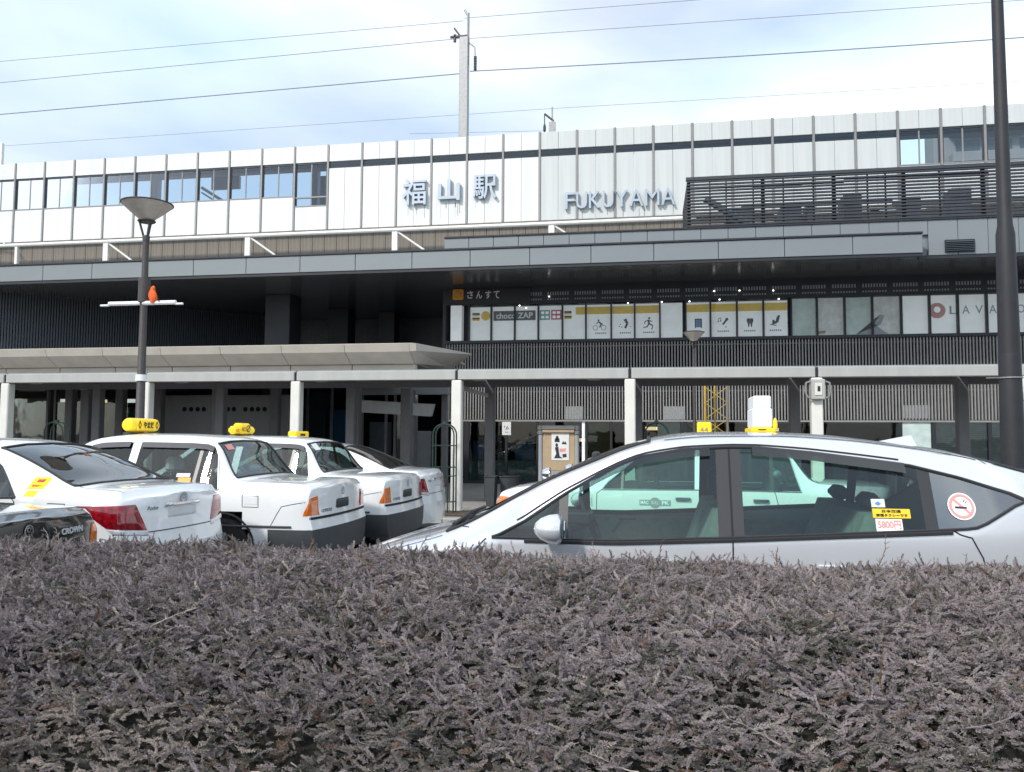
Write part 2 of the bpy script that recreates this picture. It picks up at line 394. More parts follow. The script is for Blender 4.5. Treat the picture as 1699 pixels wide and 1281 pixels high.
# brown band with white rail and brackets under the panels
mb=MB()
for i in range(70):
    x=X0-6+i*.72
    o=pan(src,'cladding_board','concrete_brown',x,x+.70,YP+.12,YP+.24,11.0,12.98)
B('ledge','concrete_brown',pf,X0-8,X0+NM*MOD,YP-.2,YP+.24,12.99,13.055)
mb=MB();mb.tube([(X0-8,41.2,12.70),(2.4,41.2,12.70)],.11,10);mb.build('handrail','pipe_white',pf,smooth=True)
for pxx in (28,176,411,655,915):
    x=at(pxx,400,41.2).x
    wd=.09 if pxx==28 else .16
    B('bracket_post','pipe_white',pf,x-wd,x+wd,41.15,41.32,11.2,12.74,b=.01)
    if pxx>28:
        mb=MB();mb.tube([(x+.1,41.25,12.62),(x+2.0,41.25,11.3)],.06,6);mb.build('bracket_brace','pipe_white',pf)
mb=MB();mb.tube([(X0+.2,41.1,12.75),(X0-.2,41.1,13.3),(X0-1.2,41.1,13.55),(X0-2.6,41.1,13.6)],.04,6);mb.build('bent_rail','pipe_white',pf,smooth=True)
# rain streaks below the sign letters
for i in range(34):
    lx=random.choice([random.uniform(-13.4,-8.3),random.uniform(-4.3,1.3)]);top=14.28 if lx<-8 else 13.5
    ln=random.uniform(.25,.9);wd=random.uniform(.012,.03)
    B('rain_streak',random.choice(['mullion','film_photo_glow','panel_grey']),pf,lx-wd,lx+wd,YP-.1225,YP-.1205,max(ZBT+.03,top-ln),top)
# name signs
sg=thing('kanji_name_sign','blue-grey raised kanji of the station name on the white platform wall','sign',(-10.8,YP-.3,14.3))
for ch,(a,b,c,d) in zip('福山駅',((668,707,297,340),(727,763,297,333),(785,824,290,330))):
    p=at(a,(c+d)/2,YP-.3);q=at(b,(c+d)/2,YP-.3);t=at((a+b)/2,c,YP-.3).z;bo=at((a+b)/2,d,YP-.3).z
    text_on('letter','letter',sg,ch,((p.x+q.x)/2,YP-.27,(t+bo)/2),XA,ZA,-YA,(q.x-p.x),(t-bo),extrude=.09,bold=.022 if ch=='山' else .011)
s2=thing('roman_name_sign','blue-grey raised capital letters FUKUYAMA on the white platform wall','sign',(-1.5,YP-.3,13.6))
p=at(937,335,YP-.3);q=at(1120,328,YP-.3);wdt=(q.x-p.x)/8
_lw=[.72,.80,.86,.80,.90,.98,1.02,.98];_k=(q.x-p.x)/(sum(_lw)+.13*7);_x=p.x
for ch,lw in zip('FUKUYAMA',_lw):
    text_on('letter','letter',s2,ch,(_x+lw*_k/2,YP-.27,14.03),XA,ZA,-YA,lw*_k,.90,extrude=.08,bold=.006 if ch not in 'MA' else 0);_x+=(lw+.13)*_k

# ------------------------------------------------------------------ lower station building
YF=27.1;ZSF=6.68;YE=23.8
st=thing('station_building','low dark station building with deep grey eaves, slatted walls and poster windows','building',(0,YF,PLZ))
XL=-7.05;XR=22.0
# eaves: soffit, front fascia, upper parapet
xa=at(1530,400,YE).x
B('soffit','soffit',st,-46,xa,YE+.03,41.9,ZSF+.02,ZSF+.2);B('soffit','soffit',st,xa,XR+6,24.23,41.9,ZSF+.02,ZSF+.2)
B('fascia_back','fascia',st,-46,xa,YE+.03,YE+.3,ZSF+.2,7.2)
B('roof_deck','fascia',st,-46,xa,YE+.3,41.9,7.1,7.2);B('roof_deck','fascia',st,xa,XR+6,24.51,41.9,7.1,7.2)
xa=at(1530,400,YE).x
src2={}
def pan2(name,m,x0,x1,y0,y1,z0,z1,b=.008):
    key=(name,m,round(x1-x0,3),round(z0,3),round(z1,3),round(y0,3))
    if key in src2:return share(src2[key][0],name,(x0-src2[key][1],0,0),st)
    o=B(name,m,st,x0,x1,y0,y1,z0,z1,b=b);src2[key]=(o,x0);return o
W1=1.86
x=xa
while x>-44:
    pan2('fascia_panel','fascia',x-W1+.008,x-.008,YE-.06,YE+.02,ZSF,7.21);x-=W1
pan2('fascia_trim','dark_trim',-44,xa,YE-.10,YE+.10,7.215,7.275)
pan2('drip_edge','dark_trim',-44,xa,YE-.03,YE+.05,ZSF-.10,ZSF-.005);pan2('drip_edge','dark_trim',xa,XR,24.16,24.24,ZSF-.10,ZSF-.005)
x=at(738,405,24.2).x;xpl=x;W2=.79
while x<XR:
    if x+W2<xa:pan2('parapet_panel','fascia',x+.006,x+W2-.006,24.14,24.22,7.28,7.70)
    else:
        if x<xa: pan2('parapet_panel','fascia',x+.006,x+W2-.006,24.14,24.22,7.28,7.70)
        else: pan2('parapet_panel','fascia',x+.006,x+W2-.006,24.14,24.22,ZSF,7.70)
    x+=W2
B('parapet_back','fascia',st,xpl,xa,24.23,24.5,7.2,7.69);B('parapet_back','fascia',st,xa,XR,24.235,24.5,ZSF+.2,7.69)
B('parapet_cap','dark_trim',st,xpl,XR,24.10,24.55,7.70,7.745)
a=at(1568,398,24.1);c=at(1618,417,24.1)
B('vent','dark_trim',st,a.x,c.x,24.09,24.14,c.z,a.z)
for i in range(6):
    z=c.z+.03+i*(a.z-c.z-.05)/6
    mb=MB();mb.add([(a.x+.02,24.05,z),(c.x-.02,24.05,z),(c.x-.02,24.089,z+.035),(a.x+.02,24.089,z+.035)],[(0,1,2,3)]);mb.build('vent_blade','slat_navy',st)
# upper wall: perforated band, windows
B('upper_wall','black_wall',st,XL,XR,YF+.6,YF+.9,4.6,ZSF+.02)
B('band','black_wall',st,XL,XR,YF-.05,YF+.15,6.07,ZSF+.02)
mb=MB()
x=XL+2.6
while x<XR:
    k=0
    for i in range(9):
        xx=x+.08+i*.085
        for z,h in ((6.17,.05),(6.33,.12)):
            mb.box(xx,xx+.045,YF-.062,YF-.052,z,z+h)
    x+=.93
tag(mb.build('painted_hole_light','ink_grey',st),kind='stuff')  # pale squares painted in place of light showing through the holes
wx=[778,815,854,893,933,972,1014,1053,1095,1134]
wx2=[1138,1179,1223,1267,1309];wx3=[1313,1356,1402,1448,1496,1543,1590,1638,1686,1735]
def bays(l):return list(zip(l[:-1],l[1:]))
allw=bays(wx)+bays(wx2)+bays(wx3)
ZW0,ZW1=4.80,6.05
yellow={5,6,7,9,10,11,12}
posts_x=[]
for i,(p0,p1) in enumerate(allw):
    a=at(p0,535,YF).x;b=at(p1,535,YF).x
    posts_x.append(a)
    film='film_white_glow'
    if i in (13,15):film='film_green_glow'
    if i in (14,16):film='film_photo_glow'
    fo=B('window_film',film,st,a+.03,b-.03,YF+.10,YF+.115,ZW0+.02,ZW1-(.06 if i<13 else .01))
    B('window_pane','glass_window',st,a+.02,b-.02,YF+.0,YF+.008,ZW0,ZW1)
    B('window_mullion','dark_trim',st,a-.025,a+.025,YF-.05,YF+.09,ZW0,ZW1+.03)
    if i in yellow: B('yellow_strip','ink_yellow_glow',st,a+.035,b-.035,YF+.085,YF+.096,5.66,5.92)
    if i==4:B('yellow_strip','ink_yellow_glow',st,(a+b)/2+.05,b-.035,YF+.085,YF+.096,5.66,5.92)
B('window_head','dark_trim',st,XL,XR,YF-.06,YF+.12,ZW1+.0,ZW1+.07)
B('window_sill','dark_trim',st,XL,XR,YF-.10,YF+.14,ZW0-.10,ZW0-.005)
# prints on the films
def fx(p):return at(p,535,YF).x
YI=YF+.084
def pic(name,m,polys,px,pz,s):
    mb=MB()
    for pl_ in polys: mb.prism([(u*s,v*s) for u,v in pl_],(px,YI,pz),XA,ZA,(0,.008,0))
    return mb.build(name,m,st)
def seg(x0,y0,x1,y1,w_):
    d=math.hypot(x1-x0,y1-y0);nx,ny=-(y1-y0)/d*w_,(x1-x0)/d*w_
    return [(x0+nx,y0+ny),(x0-nx,y0-ny),(x1-nx,y1-ny),(x1+nx,y1+ny)]
def disc(cx,cy,r,n=14):return [(cx+r*math.cos(2*math.pi*k/n),cy+r*math.sin(2*math.pi*k/n)) for k in range(n)]
def ring(cx,cy,r,w_,n=16):return [seg(cx+r*math.cos(2*math.pi*k/n),cy+r*math.sin(2*math.pi*k/n),cx+r*math.cos(2*math.pi*(k+1)/n),cy+r*math.sin(2*math.pi*(k+1)/n),w_) for k in range(n)]
# banner over the first windows
B('banner_board','ink_black',st,fx(818),fx(888),YF+.072,YF+.083,5.50,5.84)
text_on('banner_text','ink_white',st,'choco ZAP',((fx(818)+fx(888))/2,YF+.070,5.67),XA,ZA,-YA,1.30,.21,.002,.03)
for (p0,p1,m,t) in ((895,912,'ink_teal','24'),(914,931,'ink_red','¥')):
    B('banner_square',m,st,fx(p0),fx(p1),YF+.072,YF+.083,5.50,5.84)
    mb=MB()
    for r_ in range(2):
        for c_ in range(2):
            xx=fx(p0)+.05+c_*.15;zz=5.55+r_*.15;mb.box(xx,xx+.11,YF+.069,YF+.0715,zz,zz+.09)
    mb.build('square_print','film_white_glow',st)
for (p0,p1) in ((783,795),(936,948)):
    for z in (5.56,5.72):
        B('price_bar','ink_black',st,fx(p0),fx(p1),YF+.072,YF+.083,z,z+.07)
        B('price_bar','ink_yellow_glow',st,fx(p0),fx(p1),YF+.072,YF+.083,z-.05,z)
pic('round_print','ink_yellow_glow',[disc(0,0,1)],fx(805),5.68,.17)
pic('cyclist_icon','ink_black',ring(-.55,-.45,.34,.03)+ring(.62,-.45,.34,.03)+[disc(-.1,.62,.13),seg(-.15,.42,.3,.12,.1),seg(.3,.12,.05,-.4,.09),seg(-.15,.42,-.38,.1,.05),seg(.3,.12,.5,.0,.07)],fx(994),5.30,.24)
pic('shower_icon','ink_black',[disc(.1,.5,.16),seg(.1,.35,.3,.0,.17),seg(.3,0,.0,-.6,.14),seg(-.15,.55,-.05,.3,.06),disc(-.6,-.1,.07),disc(-.75,-.35,.07),disc(-.45,-.45,.07),disc(.7,-.4,.06)],fx(1037),5.32,.26)
pic('runner_icon','ink_black',[disc(.1,.72,.14),seg(.0,.5,.05,.0,.12),seg(.05,0,.55,-.25,.08),seg(.55,-.25,.4,-.75,.06),seg(.05,0,-.2,-.4,.08),seg(-.2,-.4,-.65,-.5,.06),seg(0,.48,-.45,.3,.05),seg(0,.48,.5,.25,.05),seg(-.45,.3,-.5,.0,.05)],fx(1076),5.30,.26)
pic('locker_icon','ink_blue',[[(-.4,-.55),(.4,-.55),(.4,.55),(-.4,.55)]],fx(1159),5.28,.24)
pic('locker_icon','ink_black',[[(-.45,-.6),(-.33,-.6),(-.33,.6),(-.45,.6)],[(.33,-.6),(.45,-.6),(.45,.6),(.33,.6)],[(-.45,.45),(.45,.45),(.45,.6),(-.45,.6)]],fx(1159),5.282,.26)
pic('microphone_icon','ink_black',[seg(-.1,-.3,.35,.3,.12),disc(.42,.4,.2),seg(-.65,.1,-.65,.5,.03),seg(-.35,.2,-.35,.6,.03),seg(-.65,.5,-.35,.6,.05),disc(-.7,.1,.09),disc(-.4,.2,.09),disc(.3,-.6,.08)],fx(1201),5.30,.25)
pic('tooth_icon','ink_black',[[(-.38,.5),(-.15,.55),(0,.48),(.15,.55),(.38,.5),(.42,.2),(.3,-.1),(.22,-.6),(.1,-.55),(.03,-.1),(-.03,-.1),(-.1,-.55),(-.22,-.6),(-.3,-.1),(-.42,.2)]],fx(1245),5.28,.26)
pic('chair_icon','ink_black',[seg(.35,.55,.2,-.1,.17),seg(.2,-.1,-.35,-.25,.14),disc(.42,.62,.15),seg(-.3,.15,-.05,-.1,.12),seg(-.6,-.35,.15,-.5,.05)],fx(1287),5.30,.27)
for p in (997,1038,1077,1201,1245,1288):
    mb=MB()
    for k in range(6):
        xx=fx(p)-.2+k*.065;mb.box(xx,xx+.045,YI,YI+.006,4.98,5.03)
    mb.build('caption_print','ink_grey',st)
# yoga studio windows
pic('studio_ring','ink_pink',[disc(0,0,1,24)],fx(1557),5.55,.25);
mb=MB();mb.prism([(u*.10,v*.10) for u,v in disc(0,0,1,16)],(fx(1557),YI-.004,5.58),XA,ZA,(0,.003,0));mb.build('studio_ring_centre','film_white_glow',st)
for ch,p in (('L',1584),('A',1605),('V',1627),('A',1650),('O',1697)):
    text_on('studio_letter','ink_grey',st,ch,(fx(p),YI-.002,5.56),XA,ZA,-YA,.22,.26,.002)
pic('photo_print','ink_grey',[[(-.9,-.5),(-.5,-.15),(.1,-.05),(.6,.1),(.85,.7),(.55,.75),(.2,.2),(.75,-.3),(1.1,-.5)]],fx(1446),5.08,.5)
pic('photo_print','wood_warm',[[(-.5,0),(.5,.05),(.4,-.2),(-.4,-.25)]],fx(1362),4.95,.35)
# ceiling spots inside the windows
for (p,y) in ((862,507),(873,511),(1042,503),(1098,501),(1144,500),(1194,497),(1292,496),(911,492),(1185,483),(1227,482),(1283,482),(1282,460)):
    v=at(p,y,YF-.09);mb=MB();mb.lathe((v.x,v.y,v.z),[(.004,-.02),(.02,-.014),(.028,0),(.02,.014),(.004,.02)],10);mb.build('ceiling_spot','spot',st,smooth=True)
# vertical slat walls
def slats(name,x0,x1,y,z0,z1,pitch,wd,dp,m):
    mb=MB();x=x0
    while x<x1: mb.box(x,x+wd,y,y+dp,z0,z1);x+=pitch
    return tag(mb.build(name,m,st),kind='stuff')
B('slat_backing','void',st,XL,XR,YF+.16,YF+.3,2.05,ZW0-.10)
slats('vertical_slats',XL+.02,XR,YF-.02,2.06,ZW0-.11,.097,.040,.09,'slat_grey')
B('slat_rail','slat_grey',st,XL,XR,YF+.08,YF+.11,3.0,3.04)
B('slat_rail','slat_grey',st,XL,XR,YF+.08,YF+.11,4.55,4.59)
B('slat_foot','slat_grey',st,XL,XR,YF-.06,YF+.14,1.985,2.045)
for (p0,p1,y0,y1) in ((937,967,674,697),(1100,1137,674,697),(1500,1545,672,694)):
    a=at(p0,y1,YF);b=at(p1,y0,YF)
    B('slat_back_panel','film_white_glow',st,a.x,b.x,YF+.12,YF+.155,max(a.z,2.06),b.z)  # white panels behind the slats, brightened by the film's added glow
a=at(745,490,YF-.2).x
B('corner_pier','film_white_glow',st,at(748,530,YF-.02).x,at(766,530,YF-.02).x,YF-.04,YF+.3,ZW0,6.06)
B('end_wall','black_wall',st,XL-.1,XL,YF-.05,41.9,PLZ,ZSF+.02)
# the shop sign on the band and its orange emblem
B('sign_board','ink_black',st,at(738,490,YF-.12).x,at(880,490,YF-.12).x,YF-.12,YF-.055,6.08,6.60)
a=at(751,498,YF-.14);c=at(769,480,YF-.14)
ox,oz=(a.x+c.x)/2,(a.z+c.z)/2
mb=MB();mb.bbox(a.x,c.x,YF-.16,YF-.125,a.z,c.z,b=.03);mb.build('emblem','ink_orange',st)
mb=MB()
for pl_ in ring(0,0,.11,.018,18)+[seg(-.06,.02,.06,.03,.015),seg(-.05,-.04,.05,-.04,.012)]: mb.prism(pl_,(ox,YF-.166,oz),XA,ZA,(0,.005,0))
mb.build('emblem_print','wood_warm',st)
for ch,p in zip('さんすて',(780,795,810,824)):
    v=at(p,489,YF-.14);text_on('sign_letter','ink_white',st,ch,(v.x,YF-.14,v.z),XA,ZA,-YA,.21,.27,.012,.012)
# recessed entrance on the left: diagonal slatted wall, back wall and dark columns
mb=MB();P0=Vector((-23.6,25.3,0));P1=Vector((-16.0,33.4,0));d=(P1-P0);n_=120
nrm=Vector((d.y,-d.x,0)).normalized()
for i in range(n_):
    c=P0+d*(i/n_);t=d.normalized()*.03
    q=[c-t,c+t,c+t+nrm*.09,c-t+nrm*.09];z0,z1=3.2,ZSF+.02
    mb.add([(v.x,v.y,z) for z in (z0,z1) for v in q],[(0,3,2,1),(4,5,6,7),(0,1,5,4),(1,2,6,5),(2,3,7,6),(3,0,4,7)])
tag(mb.build('diagonal_slats','slat_navy',st),kind='stuff')
mb=MB();e=-nrm*.05;mb.add([(P0.x+e.x,P0.y+e.y,PLZ),(P1.x+e.x,P1.y+e.y,PLZ),(P1.x+e.x,P1.y+e.y,ZSF),(P0.x+e.x,P0.y+e.y,ZSF)],[(0,1,2,3)]);mb.build('diagonal_wall','black_wall',st)
mb=MB();mb.add([(-46,25.2,PLZ),(P0.x,25.25,PLZ),(P0.x,25.25,ZSF),(-46,25.2,ZSF)],[(0,1,2,3)]);mb.build('side_wall','black_wall',st)
B('back_wall','blue_dark_wall',st,-18,XL-.1,34.0,34.3,PLZ,ZSF+.02)
B('back_wall_base','black_wall',st,-18,XL-.1,33.9,34.0,4.3,4.75)
for (p,q,z) in ((440,481,27.5),(545,578,31),(628,655,32)):
    a=at(p,500,z).x;b=at(q,500,z).x
    B('entrance_column','black_wall',st,a,b,z,z+(b-a),PLZ,ZSF+.02,b=.02)
# ground floor shops under the slats
B('shop_floor','paving',st,XL,XR,YF-.02,YF+4,PLZ-.1,PLZ+.02)
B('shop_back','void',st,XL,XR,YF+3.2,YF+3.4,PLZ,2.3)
B('shop_ceiling','wall_grey',st,XL,XR,YF+.31,YF+3.2,1.99,2.05)
B('shop_base','dark_trim',st,XL,XR,YF-.05,YF+.1,PLZ,PLZ+.12)
bay=[(770,778,'frame','dark_trim'),(778,838,'frosted',None),(838,842,'frame','dark_trim'),(842,890,'frosted',None),(890,893,'frame','dark_trim'),(893,965,'glass',None),(965,971,'panel','film_white_glow'),(971,975,'frame','dark_trim'),(975,1012,'blind','wood_warm'),(1012,1016,'frame','dark_trim'),(1016,1040,'glass',None),(1040,1044,'frame','dark_trim'),(1044,1072,'blind','wood_warm'),(1072,1090,'glass',None),(1090,1134,'blind','film_green_glow'),(1134,1140,'frame','dark_trim'),(1140,1180,'glass',None),(1180,1188,'frame','dark_trim'),(1188,1240,'glass',None),(1240,1248,'frame','dark_trim'),(1248,1345,'glass',None),(1345,1360,'frame','dark_trim'),(1360,1498,'glass',None),(1498,1546,'panel','film_green_glow'),(1546,1553,'frame','dark_trim'),(1553,1640,'shutter','film_photo_glow'),(1640,1646,'frame','dark_trim'),(1646,1740,'shutter','film_photo_glow')]
for (p,q,k,m) in bay:
    a=at(p,745,YF).x;b=at(q,745,YF).x
    if k=='frame':B('shop_mullion',m,st,a,b,YF-.03,YF+.08,PLZ+.12,1.985)
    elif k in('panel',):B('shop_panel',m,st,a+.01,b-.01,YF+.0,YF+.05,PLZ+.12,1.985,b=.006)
    else:
        B('shop_pane','glass_shop',st,a+.006,b-.006,YF+.01,YF+.018,PLZ+.12,1.985)
        if k=='frosted':
            B('frosted_film','frost',st,a+.01,b-.01,YF+.022,YF+.03,PLZ+.13,.62);B('counter','wood_warm',st,a+.01,b-.01,YF+.1,YF+.6,.60,.66)
        if k=='blind':B('roller_blind',m,st,a+.02,b-.02,YF+.12,YF+.13,.1 if m!='film_green_glow' else .6,1.97)
        if k=='shutter':
            mb=MB();z=PLZ+.15
            while z<1.95: mb.add([(a+.01,YF+.06,z),(b-.01,YF+.06,z),(b-.01,YF+.10,z+.062),(a+.01,YF+.10,z+.062)],[(0,1,2,3)]);z+=.066
            tag(mb.build('blind_slats',m,st),kind='stuff')
a=at(833,722,YF-.05);c=at(848,700,YF-.05)
B('shop_notice','poster',st,a.x,c.x,YF-.06,YF-.035,a.z,c.z,b=.004)
mb=MB()
for pl_ in [seg(-.3,.1,-.25,.4,.04),seg(-.1,-.2,.1,.3,.04),seg(.1,.3,.3,.0,.04),seg(.3,0,.1,-.1,.04),seg(-.2,-.5,.3,-.5,.03)]: mb.prism([(u*.25,v*.25) for u,v in pl_],((a.x+c.x)/2,YF-.065,(a.z+c.z)/2),XA,ZA,(0,.004,0))
mb.build('notice_print','ink_black',st)
for (p,y,m,wd) in ((1268,688,'lit_warm',.5),(1080,686,'lit_warm',.3),(960,705,'lit_warm',.25),(1170,735,'lit_warm',.3),(1300,725,'lit_white',.2),(1420,715,'lit_white',.12),(860,735,'lit_white',.12)):
    v=at(p,y+25,YF+2.6);B('shop_light',m,st,v.x-wd,v.x+wd,YF+2.6,YF+2.7,v.z-.06,v.z+.06)
for i,(p,m) in enumerate(((1000,'wood_warm'),(1180,'ink_red'),(1215,'wood_warm'),(1300,'film_photo_glow'),(1400,'wall_grey'),(1440,'ink_teal'),(870,'ink_blue'),(800,'ink_blue'))):
    v=at(p,745,YF+2.2);B('shop_shelf',m,st,v.x-.35,v.x+.35,YF+2.2,YF+2.6,PLZ,1.2+.1*(i%3),b=.01)
# people seated behind the shop window
def bust(name,label,p,Y,shirt,sc=1.0):
    v=at(p,760,Y);mb=MB();prof=[(.20,.13,-.45),(.21,.14,-.2),(.225,.13,.0),(.205,.11,.10),(.12,.085,.16),(.058,.058,.19),(.055,.058,.25),(.068,.082,.29),(.077,.097,.36),(.076,.095,.42),(.055,.07,.475),(.015,.02,.50)]
    n=16;vs=[];fs=[]
    for (a,b,h) in prof:
        for k in range(n):t=2*math.pi*k/n;vs.append((v.x+a*math.cos(t)*sc,Y+b*math.sin(t)*sc,.62+h*sc))
    for i in range(len(prof)-1):
        for k in range(n):fs.append((i*n+k,i*n+(k+1)%n,(i+1)*n+(k+1)%n,(i+1)*n+k))
    fs.append(tuple((len(prof)-1)*n+k for k in range(n)));mb.add(vs,fs)
    mb.m=[0 if f[0]//n<4 else (1 if f[0]//n<8 else 2) for f in mb.f]
    r=thing(name,label,'person',(v.x,Y,.1));mb.build('body',[shirt,'skin','hair'],r,smooth=True)
    B('stool','pillar_black',r,v.x-.18,v.x+.18,Y-.15,Y+.15,PLZ+.02,.2,b=.02)
bust('person','dark-haired person in a pale top sitting behind the shop window, nearer the notice board',988,YF+.8,'shirt')
bust('person','dark-haired person in dark clothes sitting behind the shop window beside the silver car roof',1004,YF+.9,'interior',.95)

# ------------------------------------------------------------------ slatted plant screen on the roof
ls=thing('roof_screen','dark horizontal slat screen standing on the station roof','screen',(6,25,7.75))
xs0=1.19;xs1=XR
def slat_row(x0,x1,y):
    s0=None
    for i in range(17):
        z=7.80+i*(9.40-7.80)/16
        if s0 is None:s0=B('slat','slat_dark',ls,x0,x1,y,y+.09,z,z+.045);z00=z
        else:share(s0,'slat',(0,0,z-z00),ls)
slat_row(xs0,xs1,25.0)
s0=None
for i in range(17):
    z=7.80+i*.1
    if s0 is None:s0=B('slat','slat_dark',ls,xs0,xs0+.08,25.1,28.5,z,z+.045);z00=z
    else:share(s0,'slat',(0,0,z-z00),ls)
B('top_rail','slat_dark',ls,xs0-.03,xs1,24.98,25.12,9.46,9.56)
for p in (1143,1178,1205,1250,1266,1300,1350,1384,1440,1470,1500,1560,1632):
    x=at(p,330,25.1).x;wd=.055 if p in(1266,1384,1500,1632,1143) else .018
    B('screen_post','slat_dark',ls,x-wd,x+wd,25.10,25.17,7.745,9.5)
pm=thing('rooftop_plant','grey rooftop ducts and cooling units behind the slat screen','equipment',(6,26.5,7.3))
for (p,q,y0,y1) in ((1205,1252,345,372),(1296,1330,340,372),(1400,1430,322,365),(1500,1528,325,362),(1580,1612,310,362),(1340,1352,335,370)):
    a=at(p,y1,27);b=at(q,y0,27);B('unit','slat_navy' if p!=1400 else 'slat_dark',pm,a.x,b.x,27,27.8,7.21,b.z,b=.02)
for (p,q,y,r_) in ((1140,1400,313,.05),(1230,1480,343,.08),(1480,1700,340,.06),(1400,1640,296,.05),(1250,1330,312,.04)):
    a=at(p,y,26.4);b=at(q,y-(q-p)*.045,26.4);mb=MB();mb.tube([a,b],r_,6);mb.build('duct_pipe','slat_navy',pm)
mb=MB();a=at(1170,330,26.6);b=at(1250,378,26.6);mb.tube([a,b],.12,6);mb.build('stair_stringer','slat_navy',pm)

# ------------------------------------------------------------------ masts and overhead wires
ms=thing('catenary_mast','square grey overhead-line mast rising behind the white platform wall','mast',(-11.95,50,16))
B('mast','steel_galv',ms,-12.24,-11.66,49.8,50.3,13,27.85,b=.03)
mb=MB();mb.tube([(-11.7,50,26),(-11.7,50,29.5)],.09,8);mb.tube([(-11.7,50,29.3),(-11.95,50,29.75)],.07,6);mb.build('top_pole','steel_galv',ms)
mb=MB();mb.tube([(-12.9,50,27.95),(-11.7,50,27.95)],.1,6);mb.tube([(-12.25,50,28.0),(-12.65,50,28.55)],.06,6);mb.tube([(-12.6,50,27.6),(-12.6,50,28.1)],.1,6);mb.build('arm','lamp_metal',ms)
mb=MB();mb.tube([(-11.66,50,27.5),(-11.25,50,27.15),(-11.2,50,26.5)],.05,6);mb.build('hanger','steel_galv',ms)
mb=MB();prof=[]
for i in range(9):prof+= [(.07,i*.11),(.12,i*.11+.05)]
mb.lathe((-11.2,50,25.55),prof,10);mb.build('insulator','insulator',ms)
m2=thing('catenary_mast','short distant mast with a slanted arm just above the platform roof','mast',(-7.2,60,18))
mb=MB();mb.box(-7.55,-7.05,59.9,60.2,14,25.8);mb.tube([(-7.3,60,25.8),(-7.3,60,27.0)],.06,6);mb.build('mast','steel_galv',m2)
mb=MB();mb.tube([(-7.2,60,25.9),(-7.9,60,26.5)],.08,6);mb.tube([(-7.9,60,26.5),(-7.9,60,25.3)],.04,6);mb.lathe((-7.9,60,25.0),[(.05,0),(.11,.2),(.11,.5),(.05,.7)],8);mb.build('arm','lamp_metal',m2)
m3=thing('catenary_mast','pale mast at the left edge above the platform roof','mast',(at(3,260,46).x,46,16))
v=at(3,238,46);mb=MB();mb.box(v.x-.12,v.x+.12,45.9,46.1,13,v.z);mb.build('mast','pipe_white',m3)
def wire(a,b,sag,r_,label,n=24):
    a,b=Vector(a),Vector(b);d=b-a
    a,b=a-d*.004,b+d*.004
    pts=[a.lerp(b,i/n)-Vector((0,0,sag*4*(i/n)*(1-i/n))) for i in range(n+1)]
    mb=MB();mb.tube(pts,r_,5);o=mb.build('overhead_wire','wire');tag(o,label,'wire','overhead railway wires')
wire(at(-80,109,50),at(765,35,50),.0,.018,'topmost thin wire left of the tall mast')
wire(at(772,30,50),at(1180,-2,50),.0,.018,'topmost thin wire right of the tall mast')
wire(at(-80,145,50),at(762,64,50),.0,.022,'second wire down left of the tall mast')
wire(at(778,64,50),at(1699,0,50),.0,.018,'second wire down right of the tall mast')
wire(at(-80,197,50),at(766,122,50),.0,.036,'thick dark wire left of the tall mast')
wire(at(783,118,50),at(1740,59,50),.1,.036,'thick dark wire right of the tall mast')
wire(at(-80,248,60),at(917,180,60),.0,.016,'thin low wire running to the short distant mast')
wire(at(917,180,60),at(1740,132,60),.0,.016,'thin low wire running right from the short distant mast')
wire(at(680,222,60),at(905,217,60),.0,.016,'lowest wire skimming the platform roof')
# ------------------------------------------------------------------ grey-brown block behind the platform, far right
fb=thing('apartment_block','grey-brown apartment block behind the right end of the platform','building',(52,92,0))
q=at(1552,330,92).x
B('wall','far_wall',fb,q,q+40,92,95,0,at(1690,176,92).z,b=.1)
zt=at(1690,176,92).z
mb=MB();mb.add([(q+9,91,zt+.02),(q+40,91,zt+.02),(q+40,97,zt+.02),(q+9,97,zt+.02),(q+15,93,zt+4),(q+38,93,zt+4),(q+38,96,zt+4),(q+15,96,zt+4)],[(0,1,5,4),(1,2,6,5),(2,3,7,6),(3,0,4,7),(4,5,6,7)]);mb.build('roof','far_wall',fb)
for f in range(6):
    z=zt-3.1*(f+1)
    if z<8:break
    B('balcony','far_wall',fb,q+1.5,q+40,90.7,92,z,z+1.1,b=.05)
    w0=None
    for k in range(9):
        if w0 is None:w0=B('window','far_glass',fb,q+2.2+k*3.2,q+4.6+k*3.2,91.93,91.99,z+.6,z+2.7)
        else:share(w0,'window',(k*3.2,0,0),fb)
# ------------------------------------------------------------------ walkway with beam and posts
YB=16.65;ZB0,ZBE=2.67,2.87
wk=thing('covered_walkway','long pale grey beam on slim cream posts in front of the station','walkway',(0,YB,PLZ))
SPC=3.665;XB=-4.06
px=[XB+SPC*i for i in range(-5,5)]
p0=None;b0=None
for x in px:
    if b0 is None:
        b0=B('beam','beam',wk,x+.03,x+SPC-.03,YB-.10,YB+.10,ZB0,ZBE,b=.008);bx=x
    else:share(b0,'beam',(x-bx,0,0),wk)
    if p0 is None:
        p0=B('post','post_cream',wk,x-.11,x+.11,YB-.10,YB+.12,PLZ,ZB0-.01,b=.02);pxx=x
        j0=B('beam_joint','dark_trim',wk,x-.031,x+.031,YB-.06,YB+.06,ZB0+.01,ZBE-.01)
        f0=B('post_foot','mullion',wk,x-.15,x+.15,YB-.14,YB+.16,PLZ,PLZ+.03,b=.006)
    else:
        share(p0,'post',(x-pxx,0,0),wk);share(j0,'beam_joint',(x-pxx,0,0),wk);share(f0,'post_foot',(x-pxx,0,0),wk)
YR=19.6
r0=None
